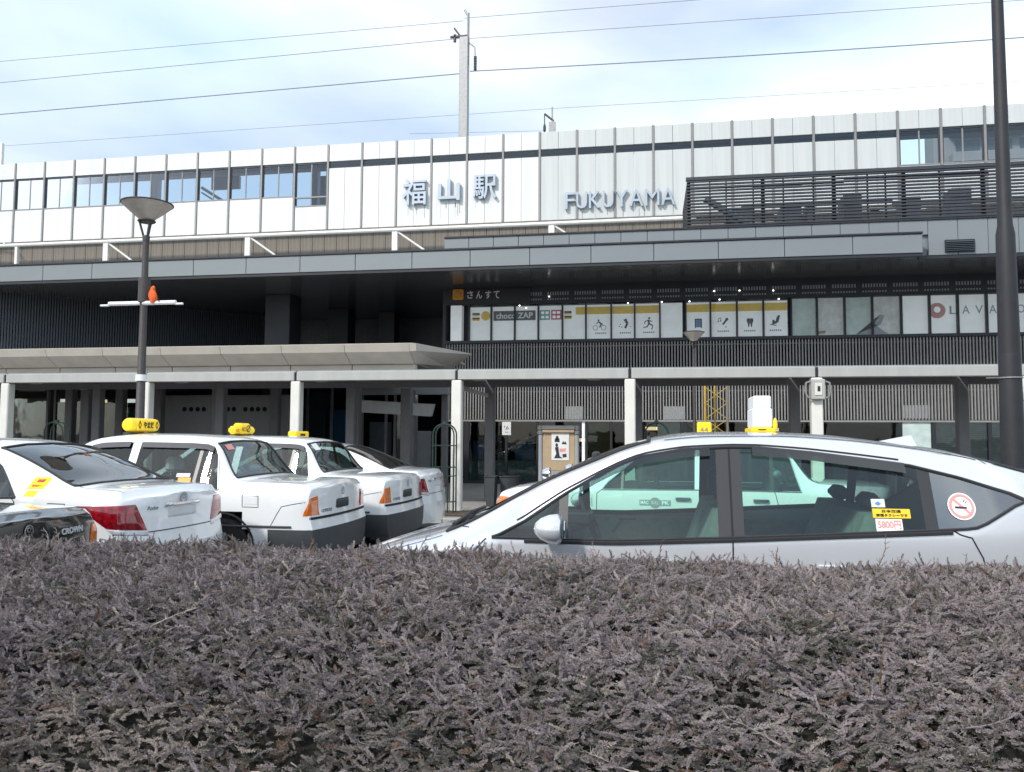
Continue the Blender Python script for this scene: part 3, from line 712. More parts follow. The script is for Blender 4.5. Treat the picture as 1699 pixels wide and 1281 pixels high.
for x in [a+.1 for a in px]:
    if r0 is None:r0=B('rear_post','post_grey',wk,x-.12,x+.12,YR,YR+.24,PLZ,ZBE,b=.02);rx=x
    else:share(r0,'rear_post',(x-rx,0,0),wk)
# thin roof sheets between beam and rear posts
q0=None
for x in px:
    if q0 is None:q0=B('roof_sheet','wall_grey',wk,x+.02,x+SPC-.02,YB-.02,YR+.4,ZBE+.002,ZBE+.03);qx=x
    else:share(q0,'roof_sheet',(x-qx,0,0),wk)
B('rear_beam','post_grey',wk,px[0],px[-1]+SPC,YR+.02,YR+.2,ZBE-.16,ZBE-.003)
# loudspeaker cluster on the post right of the silver car's roof sign
x=px[7]
bx0=thing('post_lamp_box','pale grey electrical box with side lugs on top of a cream post','box',(x,YB-.15,2.1))
B('box','beam',bx0,x-.13,x+.13,YB-.22,YB-.105,2.22,2.62,b=.015)
B('door','post_cream',bx0,x-.07,x+.07,YB-.235,YB-.221,2.3,2.54,b=.006)
B('slot','dark_trim',bx0,x-.02,x+.03,YB-.242,YB-.236,2.38,2.48)
for s_ in (-1,1):
    mb=MB();mb.tube([(x+s_*.13,YB-.16,2.58),(x+s_*.22,YB-.16,2.55),(x+s_*.24,YB-.16,2.4),(x+s_*.20,YB-.16,2.27),(x+s_*.13,YB-.16,2.25)],.022,6);mb.build('lug','mullion',bx0,smooth=True)
# small lights and signs hung under the walkway roof
for i,(p,y) in enumerate(((58,641),(300,641),(533,642),(795,634),(985,634))):
    v=at(p,y,18.2);o=thing('hanging_light','small pale ceiling light under the walkway roof, number %s from the left'%('one two three four five'.split()[i]),'light',(v.x,18.2,ZBE-.1),'ceiling lights under the walkway')
    o['label']=['small ceiling light under the walkway roof at far left','small ceiling light under the walkway above the dotted wall','small ceiling light under the walkway right of the cream post','small ceiling light under the walkway above the wire arch','small ceiling light under the walkway right of the notice board'][i]
    B('housing','post_cream',o,v.x-.16,v.x+.16,18.1,18.3,ZBE-.10,ZBE-.005,b=.015);B('lens','lamp_bowl',o,v.x-.12,v.x+.12,18.13,18.27,ZBE-.115,ZBE-.101)

# ------------------------------------------------------------------ beige canopy
cp=thing('beige_canopy','low beige canopy with a tapered pointed end in front of the entrance','canopy',(-12,20,PLZ))
ZC=3.60;YN=18.1;YM=18.6;YK=22.5
tipA=Vector((-5.43,18.08,ZC));tipB=Vector((-4.63,20.56,ZC));tipC=Vector((-6.34,24.07,ZC))
xj=-5.6;PW=1.62
x=xj;f0=None
while x>-27:
    if f0 is None:
        mb=MB();mb.add([(x-PW+.006,YN+.06,ZC-.135),(x-.006,YN+.06,ZC-.135),(x-.006,YN+.5,ZC-.135),(x-PW+.006,YN+.5,ZC-.135),(x-PW+.006,YN,ZC+.05),(x-.006,YN,ZC+.05),(x-.006,YN+.5,ZC+.05),(x-PW+.006,YN+.5,ZC+.05)],[(0,1,2,3),(4,5,6,7),(0,1,5,4),(1,2,6,5),(2,3,7,6),(3,0,4,7)])
        f0=mb.build('edge_panel','canopy_beige',cp);fx0=x
        mb=MB();mb.add([(x-PW+.008,YN+.065,ZC-.137),(x-.008,YN+.065,ZC-.137),(x-.008,YN+.47,ZC-.385),(x-PW+.008,YN+.47,ZC-.385),(x-PW+.008,YN+.09,ZC-.11),(x-.008,YN+.09,ZC-.11),(x-.008,YN+.5,ZC-.36),(x-PW+.008,YN+.5,ZC-.36)],[(0,1,2,3),(4,5,6,7),(0,1,5,4),(1,2,6,5),(2,3,7,6),(3,0,4,7)])
        u0=mb.build('sloping_panel','canopy_under',cp)
        t0=B('beam_panel','canopy_beige',cp,x-PW+.01,x-.01,YN+.55,YN+.75,ZC-.66,ZC-.39,b=.008)
    else:
        share(f0,'edge_panel',(x-fx0,0,0),cp);share(u0,'sloping_panel',(x-fx0,0,0),cp);share(t0,'beam_panel',(x-fx0,0,0),cp)
    x-=PW
B('roof_top','canopy_beige',cp,x,xj,YN+.3,24,ZC+.055,ZC+.10)
B('ceiling','canopy_under',cp,x,xj,YN+.5,24,ZC-.385,ZC-.37)
mb=MB()
e0=Vector((xj+.004,YN,ZC));
low=[(xj,YN+.06,ZC-.13),(tipA.x,tipA.y+.05,ZC-.12),(tipB.x,tipB.y,ZC+.03),(tipC.x,tipC.y,ZC+.03),(xj-.9,24.0,ZC+.02),(xj,YN+.47,ZC-.385),(xj+.30,20.3,ZC-.30),(xj-.4,22.6,ZC-.385)]
top=[(xj,YN,ZC+.055),(tipA.x,tipA.y,ZC+.055),(tipB.x,tipB.y,ZC+.05),(tipC.x,tipC.y,ZC+.055),(xj-.9,24.0,ZC+.055)]
mb.add(low+top,[(0,1,5),(1,6,5),(1,2,6),(2,7,6),(2,3,7),(3,4,7),(5,6,7),(0,1,9,8),(1,2,10,9),(2,3,11,10),(3,4,12,11),(8,9,10,11,12)])
mb.build('pointed_end','canopy_beige',cp)
B('header_beam','canopy_beige',cp,-27,-7.0,YK+.02,YK+.25,ZC-.68,ZC-.39)
for p in (145,362,590,675):
    v=at(p,640,20.8)
    B('column','post_grey',cp,v.x-.14,v.x+.14,20.7,20.95,PLZ,ZC-.39,b=.02);B('column_head','beam',cp,v.x-.10,v.x+.10,20.6,20.69,2.75,ZC-.40,b=.01)
for p in (122,205,268,460):
    v=at(p,640,22.5);B('column','post_grey',cp,v.x-.13,v.x+.13,22.3,22.55,PLZ,ZC-.69,b=.02)
# screen wall with round holes
a=at(268,720,23.2);b=at(487,655,23.2)
sw=thing('screen_wall','plain grey screen wall with a row of round black holes','wall',((a.x+b.x)/2,23.2,PLZ))
B('panel','wall_grey',sw,a.x,b.x,23.2,23.35,PLZ,b.z,b=.015)
for i,p in enumerate((306,317,328,338,356,367,378,388,407,418,428,439)):
    v=at(p,679,23.19);mb=MB();mb.lathe((v.x,23.193,v.z),[(.075,-.004),(.075,.004)],16,axis='y');mb.build('hole','void',sw)
# shops and glass doors inside the entrance hall
hl=thing('entrance_hall','dim glazed entrance hall with lit shop fronts behind the canopy','shop',(-15,25,PLZ))
B('floor','paving',hl,-30,XL-.15,24,33.9,PLZ-.1,PLZ+.01)
B('ceiling','blue_dark_wall',hl,-30,-8.0,24.4,33.8,3.16,3.3)
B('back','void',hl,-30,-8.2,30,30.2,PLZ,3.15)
for (p,q,y0,y1,m) in ((2,16,659,666,'lit_pink'),(26,58,658,666,'lit_pink'),(100,120,662,667,'lit_white'),(150,175,663,668,'lit_warm'),(210,222,662,668,'lit_white'),(55,75,640,646,'lit_white'),(128,140,640,645,'lit_white')):
    a=at(p,y1,26.5);b=at(q,y0,26.5);B('lit_sign',m,hl,a.x,b.x,26.5,26.6,a.z,b.z)
for (p,q,y0,y1,m) in ((100,118,680,715,'ink_red'),(150,185,672,720,'wood_warm'),(190,215,680,720,'ink_teal'),(10,70,672,725,'blue_dark_wall'),(98,118,708,735,'wood_warm'),(500,540,650,725,'blue_dark_wall'),(545,575,680,730,'ink_blue'),(612,640,700,760,'blue_dark_wall'),(690,715,715,760,'wall_grey')):
    a=at(p,y1,27.5);b=at(q,y0,27.5);B('display',m,hl,a.x,b.x,27.5,28.2,PLZ,b.z,b=.02)
for p in (0,78,90,510,550,600,640,655,690):
    v=at(p,690,25.6);B('door_mullion','post_grey',hl,v.x-.04,v.x+.04,25.6,25.7,PLZ,3.16)
for (p,q) in ((0,78),(90,268),(490,510),(510,550),(550,600),(655,690)):
    a=at(p,690,25.65).x;b=at(q,690,25.65).x;B('door_pane','glass_shop',hl,a+.05,b-.05,25.645,25.655,PLZ+.05,3.15)
B('awning_row','film_photo_glow',hl,at(0,648,26).x,at(70,648,26).x,26,26.1,at(30,648,26).z-.03,at(30,645,26).z+.02)
# slanted grey awning over the side door
aw=thing('door_awning','short sloping grey awning over a dark side door','awning',(-8.5,23.5,PLZ))
a,b,c,d=at(597,664,22.4),at(719,671,24.2),at(714,691,24.2),at(597,684,22.4)
mb=MB();mb.add([a,b,c,d]+[Vector(v)+Vector((0,.25,.02)) for v in (a,b,c,d)],[(0,1,2,3),(4,5,6,7),(0,1,5,4),(1,2,6,5),(2,3,7,6),(3,0,4,7)]);mb.build('fascia','beam',aw)
B('beam','wall_grey',aw,at(600,650,24.6).x,at(745,650,24.6).x,24.6,24.75,at(680,655,24.6).z,at(680,641,24.6).z,b=.01)
B('post','post_grey',aw,at(682,700,24.0).x-.1,at(682,700,24.0).x+.1,23.9,24.1,PLZ,2.9,b=.015)
B('post','post_grey',aw,at(736,700,24.7).x-.1,at(736,700,24.7).x+.1,24.76,24.95,PLZ,2.9,b=.015)
sa=thing('slanted_strut','short pale slanted strut beside the cream post under the beam','strut',at(768,645,19.2))
mb=MB();mb.prism([(0,0),(.62,-.20),(.62,-.29),(0,-.12)],at(768,640,19.2),XA,ZA,(0,.12,0));mb.build('bar','beam',sa)

# ------------------------------------------------------------------ street lamps and poles
def bowl_lamp(name,label,px_,py_top,py_bot,Y,wpx,group):
    v=at(px_,(py_top+py_bot)/2,Y);a=at(px_-wpx/2,py_top,Y);b=at(px_+wpx/2,py_top,Y);R_=(b.x-a.x)/2*1.0;zt=at(px_,py_top,Y).z;zb=at(px_,py_bot,Y).z;h=zt-zb
    gz=PLZ if Y>15.4 else -.05
    o=thing(name,label,'street lamp',(v.x,Y,gz),group);c=(v.x,Y,0)
    mb=MB();mb.lathe(c,[(R_*.28,zb),(R_*.34,zb+h*.12),(R_*.62,zb+h*.45),(R_*.88,zb+h*.78),(R_*.98,zb+h*.93)],32);mb.build('bowl','lamp_bowl',o,smooth=True)
    mb=MB();mb.lathe(c,[(R_*.98,zb+h*.931),(R_*1.02,zb+h*.95),(R_*1.02,zb+h),(R_*.85,zb+h*1.06),(R_*.05,zb+h*1.12)],32);mb.build('rim','lamp_metal',o,smooth=True)
    mb=MB();mb.lathe(c,[(R_*.30,zb-h*.12),(R_*.36,zb-h*.05),(R_*.34,zb)],20);mb.build('collar','lamp_metal',o,smooth=True)
    for k in range(3):
        t=k*2.094+1.57;mb=MB();mb.tube([(v.x+R_*.27*math.cos(t),Y+R_*.27*math.sin(t),zb-h*.08),(v.x+R_*.10*math.cos(t),Y+R_*.10*math.sin(t),zb-h*.95)],R_*.05,6);mb.build('arm','lamp_metal',o)
    mb=MB();mb.lathe(c,[(R_*.13,zb-h*1.25),(R_*.15,zb-h*1.0),(R_*.14,zb-h*.9),(R_*.03,zb-h*.86)],14);mb.build('neck','lamp_metal',o,smooth=True)
    mb=MB();mb.tube([(v.x,Y,gz),(v.x,Y,gz+1.0),(v.x,Y,gz+1.02),(v.x,Y,zb-h*1.2)],[R_*.24,R_*.22,R_*.19,R_*.12],16);mb.build('pole','lamp_metal',o,smooth=True)
    return o,v,R_,zb-h*1.2
lp,lv,lr,lz=bowl_lamp('street_lamp','brown bowl-topped street lamp with a white banner arm, left of the sign wall',244,338,366,11.4,73,'bowl street lamps')
c=(lv.x,11.4,0);z0=at(237,505,11.4).z
mb=MB();mb.tube([(lv.x,11.4,z0+.03),(lv.x,11.4,z0+.42)],lr*.235,14);mb.build('sleeve','lamp_metal',lp,smooth=True)
for (p,q,dz,r_) in ((184,236,.012,.035),(240,294,.012,.035),(170,184,-.012,.018),(294,306,-.012,.018)):
    a=at(p,505,11.4).x;b=at(q,505,11.4).x;mb=MB();mb.tube([(a,11.36,z0+dz),(b,11.36,z0+dz)],r_,10);mb.build('banner_arm','white_bar',lp,smooth=True)
for z in (at(234,627,11.4).z,):
    mb=MB();mb.lathe(c,[(lr*.22,z-.05),(lr*.22,z+.05)],14);mb.build('band','white_bar',lp,smooth=True)
ob=thing('orange_bundle','small bright orange bundle beside the lamp pole on its white banner arm','cloth',at(253,503,11.35))
mb=MB();base=at(253,502,11.33);rings=[(.04,0),(.056,.05),(.063,.11),(.058,.16),(.046,.20),(.034,.225),(.038,.245),(.026,.275),(.006,.29)]
n=12;vs=[];fs=[]
for i,(r_,h) in enumerate(rings):
    for k in range(n):
        t=2*math.pi*k/n;rr=r_*(1+.18*math.sin(3*t+i*1.3)+.1*math.sin(5*t+i));vs.append((base.x+rr*math.cos(t)+.01*math.sin(i),base.y+rr*.7*math.sin(t),base.z+h*.92))
for i in range(len(rings)-1):
    for k in range(n):fs.append((i*n+k,i*n+(k+1)%n,(i+1)*n+(k+1)%n,(i+1)*n+k))
fs.append(tuple(range(n)));mb.add(vs,fs);mb.build('bundle','orange_cloth',ob,smooth=True,ang=60)
mb=MB();mb.tube([base+Vector((.08,.0,.12)),base+Vector((.10,0,.05)),base+Vector((.12,0,-.0))],.008,5);mb.build('cord','gap',ob)
bowl_lamp('street_lamp','small distant bowl-topped street lamp in front of the poster windows',1151,551,566,22.5,36,'bowl street lamps')
tp=thing('light_pole','tall dark tapering light pole at the right edge, running out of the picture','pole',(at(1680,700,8.6).x,8.6,-.02))
x=at(1676,620,8.6).x
mb=MB();mb.lathe((x,8.6,0),[(.16,-.02),(.16,.05),(.118,.06),(.110,1.0),(.100,2.28),(.098,2.3)],24);mb.build('base_tube','pole_dark',tp,smooth=True)
mb=MB();mb.lathe((x,8.6,0),[(.098,2.3),(.092,3.0),(.086,3.5),(.068,3.6),(.052,6.3),(.045,9.0)],24);mb.build('upper_tube','pole_dark',tp,smooth=True)
zz=at(1676,627,8.6).z;mb=MB();mb.lathe((x,8.6,0),[(.113,zz-.006),(.113,zz+.006)],20);mb.tube([(x+.1,8.55,zz),(x-.22,8.6,zz)],.006,5);mb.build('strap','steel_galv',tp)
mb=MB();mb.lathe((x+.05,8.6,0),[(.08,8.8),(.3,9.0),(.32,9.15),(.1,9.3)],20);mb.build('head','pole_dark',tp,smooth=True)
v=at(1694,655,16.2);ck=thing('round_fixture','rounded pale grey fixture on a thin white pipe at the right edge','fixture',(v.x,16.2,PLZ))
mb=MB();mb.lathe((v.x+.05,16.2,v.z),[(.03,-.12),(.14,-.1),(.17,-.02),(.17,.05),(.12,.12),(.02,.14)],16);mb.build('body','beam',ck,smooth=True)
mb=MB();mb.tube([(v.x-.03,16.25,PLZ),(v.x-.03,16.25,ZB0)],.03,8);mb.build('pipe','white_bar',ck,smooth=True)
# ------------------------------------------------------------------ arched wire trellises
def arch(p,Y,h,label,wd=.44):
    v=at(p,800,Y);o=thing('arch_trellis',label,'trellis',(v.x,Y,PLZ),'green arched wire trellises');x=v.x
    for dy in (0,.22):
        mb=MB();pts=[(x-wd/2,Y+dy,PLZ),(x-wd/2,Y+dy,PLZ+h-wd/2)]+[(x-wd/2*math.cos(t),Y+dy,PLZ+h-wd/2+wd/2*math.sin(t)) for t in [math.pi*k/10 for k in range(1,10)]]+[(x+wd/2,Y+dy,PLZ+h-wd/2),(x+wd/2,Y+dy,PLZ)]
        mb.tube(pts,.016,7);mb.build('hoop','green_metal',o,smooth=True)
    for z in (.28,.80,.98,1.42):
        mb=MB();mb.tube([(x-wd/2,Y,PLZ+z),(x+wd/2,Y,PLZ+z)],.013,6);mb.build('rung','green_metal',o)
        for s_ in (-1,1):
            mb=MB();mb.tube([(x+s_*wd/2,Y,PLZ+z),(x+s_*wd/2,Y+.22,PLZ+z)],.011,6);mb.build('spacer','green_metal',o)
    for s_ in (-.1,.1):
        mb=MB();mb.tube([(x+s_,Y,PLZ),(x+s_,Y,PLZ+1.0)],.011,6);mb.build('bar','green_metal',o)
    mb=MB();mb.lathe((x,Y+.11,PLZ+h),[(.02,0),(.045,.02),(.04,.05),(.005,.06)],10);mb.build('finial','green_metal',o,smooth=True)
arch(735,15.9,1.86,'green arched wire trellis beside the cream post left of the shop window')
arch(85,17.0,1.90,'green arched wire trellis tip above the leftmost white taxi roof',.5)
arch(1090,17.2,1.92,'green arched wire trellis behind the front of the silver car roof',.5)
arch(1500,14.2,1.58,'green arched wire trellis behind the rear of the silver car roof',.40)
bd=B('flower_bed','soil',None,at(735,850,15.9).x-.6,at(735,850,15.9).x+1.2,15.6,16.4,PLZ,PLZ+.06,b=.02);tag(bd,'low bare soil bed at the foot of the green arch trellis','flower bed')
# ------------------------------------------------------------------ notice board, planters, lattice tower
YN_=17.6
a=at(893,800,YN_).x;b=at(961,800,YN_).x;zt=at(927,706,YN_).z;zl=at(927,781,YN_).z
nb=thing('notice_board','grey-framed notice board with a beige panel and one black-and-white poster','notice board',((a+b)/2,YN_,PLZ))
B('panel','board_beige',nb,a+.10,b-.10,YN_,YN_+.04,zl,zt-.10,b=.004)
B('lower_panel','wall_grey',nb,a+.10,b-.10,YN_-.01,YN_+.05,.25,zl-.005,b=.008)
B('lintel','post_grey',nb,a+.08,b-.08,YN_-.08,YN_+.12,zt-.10,zt,b=.02)
B('lintel_soffit','board_beige',nb,a+.10,b-.10,YN_-.07,YN_-.0,zt-.16,zt-.102,b=.01)
for x in (a+.05,b-.05):
    mb=MB();mb.lathe((x,YN_+.02,0),[(.055,PLZ),(.05,zt-.2)],14);mb.build('pillar','wall_grey',nb,smooth=True)
    mb=MB();mb.lathe((x,YN_+.02,0),[(.05,zt-.2),(.075,zt-.19),(.075,zt-.13),(.055,zt-.11),(.075,zt-.09),(.08,zt-.03),(.06,zt+.0),(.01,zt+.01)],14);mb.build('capital','post_grey',nb,smooth=True)
pa=at(915,719,YN_-.02);pb=at(944,764,YN_-.02)
B('poster','poster',nb,pa.x,pb.x,YN_-.014,YN_-.004,pb.z,pa.z)
cx,cz,hw,hh=(pa.x+pb.x)/2,(pa.z+pb.z)/2,(pb.x-pa.x)/2,(pa.z-pb.z)/2
mb=MB()
for pl_ in [disc(-.35,.66,.17),[(-.6,.62),(-.1,.62),(-.05,.35),(-.65,.35)],disc(-.4,.12,.15),[(-.62,-.05),(-.2,.0),(-.15,-.35),(-.05,-.7),(.3,-.85),(-.7,-.85),(-.45,-.5)],[(.15,.2),(.75,.18),(.6,.42),(.45,.3),(.35,.45)],[(.25,-.55),(.7,-.5),(.75,-.75),(.3,-.8)]]:
    mb.prism([(u*hw,v_*hh) for u,v_ in pl_],(cx,YN_-.017,cz),XA,ZA,(0,.002,0))
mb.build('poster_print','ink_black',nb)
mb=MB();mb.prism([(-.1*hw,-.15*hh),(.65*hw,-.1*hh),(.6*hw,-.35*hh),(-.05*hw,-.38*hh)],(cx,YN_-.0185,cz),XA,ZA,(0,.002,0));mb.build('poster_print','ink_pink',nb)
for (p,q,y0,y1,Y,lab) in ((804,821,791,838,18.0,'dark grey planter box left of the grey walkway post'),(829,857,791,830,18.3,'dark grey planter box right of the grey walkway post')):
    a=at(p,y1,Y).x;b=at(q,y0,Y).x;o=thing('planter_box',lab,'planter',((a+b)/2,Y,PLZ),'dark planter boxes');zt=at(p,y0,Y).z
    mb=MB();mb.add([(a+.03,Y+.03,PLZ),(b-.03,Y+.03,PLZ),(b-.03,Y+.37,PLZ),(a+.03,Y+.37,PLZ),(a,Y,zt),(b,Y,zt),(b,Y+.4,zt),(a,Y+.4,zt)],[(0,3,2,1),(0,1,5,4),(1,2,6,5),(2,3,7,6),(3,0,4,7)]);mb.build('box','planter',o)
    B('soil','soil',o,a+.01,b-.01,Y+.01,Y+.39,zt-.08,zt-.05)
    mb=MB();mb.tube([(a-.01,Y-.01,zt),(b+.01,Y-.01,zt),(b+.01,Y+.41,zt),(a-.01,Y+.41,zt),(a-.01,Y-.01,zt)],.014,6);mb.build('rim','planter',o)
yt=thing('lattice_mast','thin yellow cross-braced lattice mast in front of the slatted wall','mast',(at(1190,700,21.5).x,21.5,PLZ))
xa_,xb_=at(1170,680,21.5).x,at(1207,680,21.5).x;zt=at(1170,628,21.5).z
for (x,y,r_,m) in ((xa_,21.5,.035,'yellow_metal'),(xb_,21.5,.03,'concrete_brown'),((xa_+xb_)/2,21.95,.025,'yellow_metal')):
    mb=MB();mb.tube([(x,y,PLZ),(x,y,zt)],r_,8);mb.build('leg',m,yt,smooth=True)
z=PLZ
while z<zt-.4:
    for (x0,x1) in ((xa_,xb_),(xb_,xa_)):
        mb=MB();mb.tube([(x0,21.5,z),(x1,21.5,z+.42)],.011,5);mb.build('brace','yellow_metal',yt)
    z+=.42
B('foot','planter',yt,xa_-.1,xb_+.1,21.3,22.1,PLZ,PLZ+.08,b=.01)
# ------------------------------------------------------------------ vehicles
def pchip(tab):
    x=np.array([t[0] for t in tab],float);y=np.array([t[1] for t in tab],float)
    o=np.argsort(x);x=x[o];y=y[o];h=np.diff(x);d=np.diff(y)/h;n=len(x);m=np.zeros(n)
    for i in range(1,n-1):
        if d[i-1]*d[i]>0:
            w1=2*h[i]+h[i-1];w2=h[i]+2*h[i-1];m[i]=(w1+w2)/(w1/d[i-1]+w2/d[i])
    m[0]=d[0];m[-1]=d[-1]
    def f(q):
        q=np.clip(np.asarray(q,float),x[0],x[-1]);i=np.clip(np.searchsorted(x,q)-1,0,n-2);t=(q-x[i])/h[i]
        return (2*t**3-3*t**2+1)*y[i]+(t**3-2*t**2+t)*h[i]*m[i]+(-2*t**3+3*t**2)*y[i+1]+(t**3-t**2)*h[i]*m[i+1]
    return f
def lin(tab):
    x=[t[0] for t in tab];y=[t[1] for t in tab];return lambda q:np.interp(q,x,y)
class Car:
    """body grid: stations along x (0 = rear end, L = nose) by rows from sill to roof centre; left side is y > 0"""
    def __init__(s,sp):
        s.sp=sp;s.L=sp['L'];F={k:pchip(sp[k]) for k in('zc','z7','y7','wb')}
        F['zb']=lin(sp['zb']);F['zt']=lin(sp['zt']);s.F=F
        xs=set(np.round(np.linspace(sp['x0'],sp['x1'],96),4))
        for k in sp['cuts']:
            xs=set(x for x in xs if abs(x-k)>.012);xs.add(k)
        s.xs=np.array(sorted(xs));s.rows=np.stack([s.section(x) for x in s.xs])   # (n,12,3)
    def section(s,x):
        F=s.F;sp=s.sp
        zc=float(F['zc'](x));z7=min(float(F['z7'](x)),zc-.004);y7=float(F['y7'](x));wb=float(F['wb'](x))
        zb=min(float(F['zb'](x)),z7-.012);zt=min(max(float(F['zt'](x)),zb),z7-.008);zs=sp['zs']
        wt=wb+(y7-wb)*((zt-zb)/max(z7-zb,.02))**1.15
        k=wb/sp['W']
        R=[(0,zs),(sp['W']*.90*k,zs),(sp['W']*.985*k,zs+.13),(sp['W']*1.0*k,.52),(sp['W']*1.0*k,min(.70,zb-.10)),(wb+.008*k,zb-.045),(wb,zb),(wt,zt),(y7,z7),(max(y7-.055,0),z7+(zc-z7)*.42),(max(y7-.055,0)*.55,z7+(zc-z7)*.87),(0,zc)]
        e0,e1=sp['x0'],sp['x1'];out=[]
        for (y,z) in R:
            xx=x
            tr=max(0,(e0+.35-x)/.35);tf=max(0,(x-(e1-.4))/.4)
            xx+=sp['rear'](z)*tr**2+sp['front'](z)*tf**2
            out.append((xx,y,z))
        return out
    def P(s,x,v):
        i=int(np.clip(np.searchsorted(s.xs,x)-1,0,len(s.xs)-2));t=(x-s.xs[i])/(s.xs[i+1]-s.xs[i]);j=int(min(math.floor(v),10));u=v-j
        a=s.rows[i]*(1-t)+s.rows[i+1]*t
        return Vector(a[j]*(1-u)+a[j+1]*u)
    def N(s,x,v):
        e=.01;a=s.P(x+e,v)-s.P(x-e,v);vv=min(max(v,.02),10.9);b=s.P(x,vv+.02)-s.P(x,max(vv-.02,0))
        n=b.cross(a);n=n if n.length>1e-9 else Vector((0,1,0));n.normalize()
        if n.y<-.02 or (abs(n.y)<=.02 and n.z<0):n=-n
        return n
    def vz(s,x,z,lo=1,hi=8):
        i=int(np.clip(np.searchsorted(s.xs,x)-1,0,len(s.xs)-2));t=(x-s.xs[i])/(s.xs[i+1]-s.xs[i]);a=(s.rows[i]*(1-t)+s.rows[i+1]*t)[:,2]
        for j in range(lo,hi):
            if a[j]<=z<=a[j+1]+1e-6:return j+(z-a[j])/max(a[j+1]-a[j],1e-6)
        return hi if z>a[hi] else lo
    def side(s,x,z,off=0.0,sgn=1):
        v=s.vz(x,z);p=s.P(x,v)+s.N(x,v)*off;return Vector((p.x,p.y*sgn,p.z))
    def cap(s,end):
        """end face grid: list over rows 1..11 of lists across from left to right"""
        sp=s.sp;R=s.rows[0] if end=='rear' else s.rows[-1];bul=sp['bulr'] if end=='rear' else sp['bulf'];sg=-1 if end=='rear' else 1
        G=[]
        for j in range(1,12):
            x,y,z=R[j];row=[]
            for k in range(17):
                t=math.cos(math.pi*k/16);row.append(Vector((x+sg*bul*(1-abs(t)**2.4),y*t,z)))
            G.append(row)
        return G
    def plan(s,z,end='rear'):
        key=(round(z,3),end)
        if not hasattr(s,'_p'):s._p={}
        if key in s._p:return s._p[key]
        pts=[]
        X=[x for x in s.xs if (x<s.sp['x0']+1.2 if end=='rear' else x>s.sp['x1']-1.2)];X=sorted(X,reverse=(end=='rear'))
        for x in X:
            p=s.side(x,z);pts.append(p)
        ncorner=len(pts)-1
        G=s.cap(end);zz=[r[0].z for r in G]
        j=0
        while j<len(zz)-2 and zz[j+1]<z:j+=1
        u=min(max((z-zz[j])/max(zz[j+1]-zz[j],1e-6),0),1)
        for k in range(1,17):pts.append(G[j][k]*(1-u)+G[j+1][k]*u)
        a=[0]
        for i in range(1,len(pts)):a.append(a[-1]+(pts[i]-pts[i-1]).length)
        a=[q-a[ncorner] for q in a]
        half=a[ncorner+8]
        s._p[key]=(a,pts,half);return s._p[key]
    def wrap(s,a,z,off=0.0,end='rear',centre=True):
        """point on the end of the car: a = distance along the skin, 0 at the car's centre line (negative = towards its left)"""
        A,Pt,half=s.plan(z,end);q=a+half if centre else a
        i=int(np.clip(np.searchsorted(A,q)-1,0,len(A)-2));t=(q-A[i])/max(A[i+1]-A[i],1e-6);t=min(max(t,-1),2)
        p=Pt[i].lerp(Pt[i+1],t);
        q0=max(i-1,0);q1=min(i+2,len(Pt)-1);d=(Pt[q1]-Pt[q0]);d.z=0;d.normalize()
        n=Vector((d.y,-d.x,0))
        if (n.x>0)==(end=='rear') and abs(n.x)>.3:n=-n
        elif abs(n.x)<=.3 and (n.y<0)!=(q>2*half-.2 if False else p.y<0):n=-n
        return p+n*off

def patch(car,quad,off,m,name,root,end='rear',nu=10,nv=6,thick=.012):
    """skin-following plate; quad = four (a,z) corners: left-bottom, right-bottom, right-top, left-top"""
    mb=MB();vs=[];vb=[]
    for j in range(nv+1):
        v=j/nv
        for i in range(nu+1):
            u=i/nu
            a=(quad[0][0]*(1-u)+quad[1][0]*u)*(1-v)+(quad[3][0]*(1-u)+quad[2][0]*u)*v
            z=(quad[0][1]*(1-u)+quad[1][1]*u)*(1-v)+(quad[3][1]*(1-u)+quad[2][1]*u)*v
            edge=.0 if 0<i<nu and 0<j<nv else -thick*.6
            vs.append(car.wrap(a,z,off+edge,end));vb.append(car.wrap(a,z,off-thick-.01,end))
    n=(nu+1)*(nv+1);fs=[]
    for j in range(nv):
        for i in range(nu):
            k=j*(nu+1)+i;fs.append((k,k+1,k+nu+2,k+nu+1))
    per=[i for i in range(nu+1)]+[j*(nu+1)+nu for j in range(1,nv+1)]+[nv*(nu+1)+i for i in range(nu-1,-1,-1)]+[j*(nu+1) for j in range(nv-1,0,-1)]
    for q in range(len(per)):fs.append((per[q],per[(q+1)%len(per)],n+per[(q+1)%len(per)],n+per[q]))
    mb.add(vs+vb,fs);return mb.build(name,m,root,smooth=True,local=True,ang=50)
def wrap_text(car,body,a,z,wd,ht,m,name,root,off=.004,end='rear',bold=0.0):
    vs,fs=fit_text(body,wd,ht,.003,bold);mb=MB();mb.add([car.wrap(a+v.x,z+v.y,off+v.z,end) for v in vs],fs);return mb.build(name,m,root,local=True)
def side_plate(car,x0,x1,z0,z1,m,name,root,off=.004,sgn=1,shear=0.0,n=4):
    mb=MB();vs=[];vb=[]
    for j in range(n+1):
        for i in range(n+1):
            z=z0+(z1-z0)*j/n;x=x0+(x1-x0)*i/n+shear*(z-z0)
            vs.append(car.side(x,z,off,sgn));vb.append(car.side(x,z,-.004,sgn))
    q=(n+1)**2;fs=[]
    for j in range(n):
        for i in range(n):k=j*(n+1)+i;fs.append((k,k+1,k+n+2,k+n+1))
    per=[i for i in range(n+1)]+[j*(n+1)+n for j in range(1,n+1)]+[n*(n+1)+i for i in range(n-1,-1,-1)]+[j*(n+1) for j in range(n-1,0,-1)]
    for t in range(len(per)):fs.append((per[t],per[(t+1)%len(per)],q+per[(t+1)%len(per)],q+per[t]))
    mb.add(vs+vb,fs);return mb.build(name,m,root,local=True)
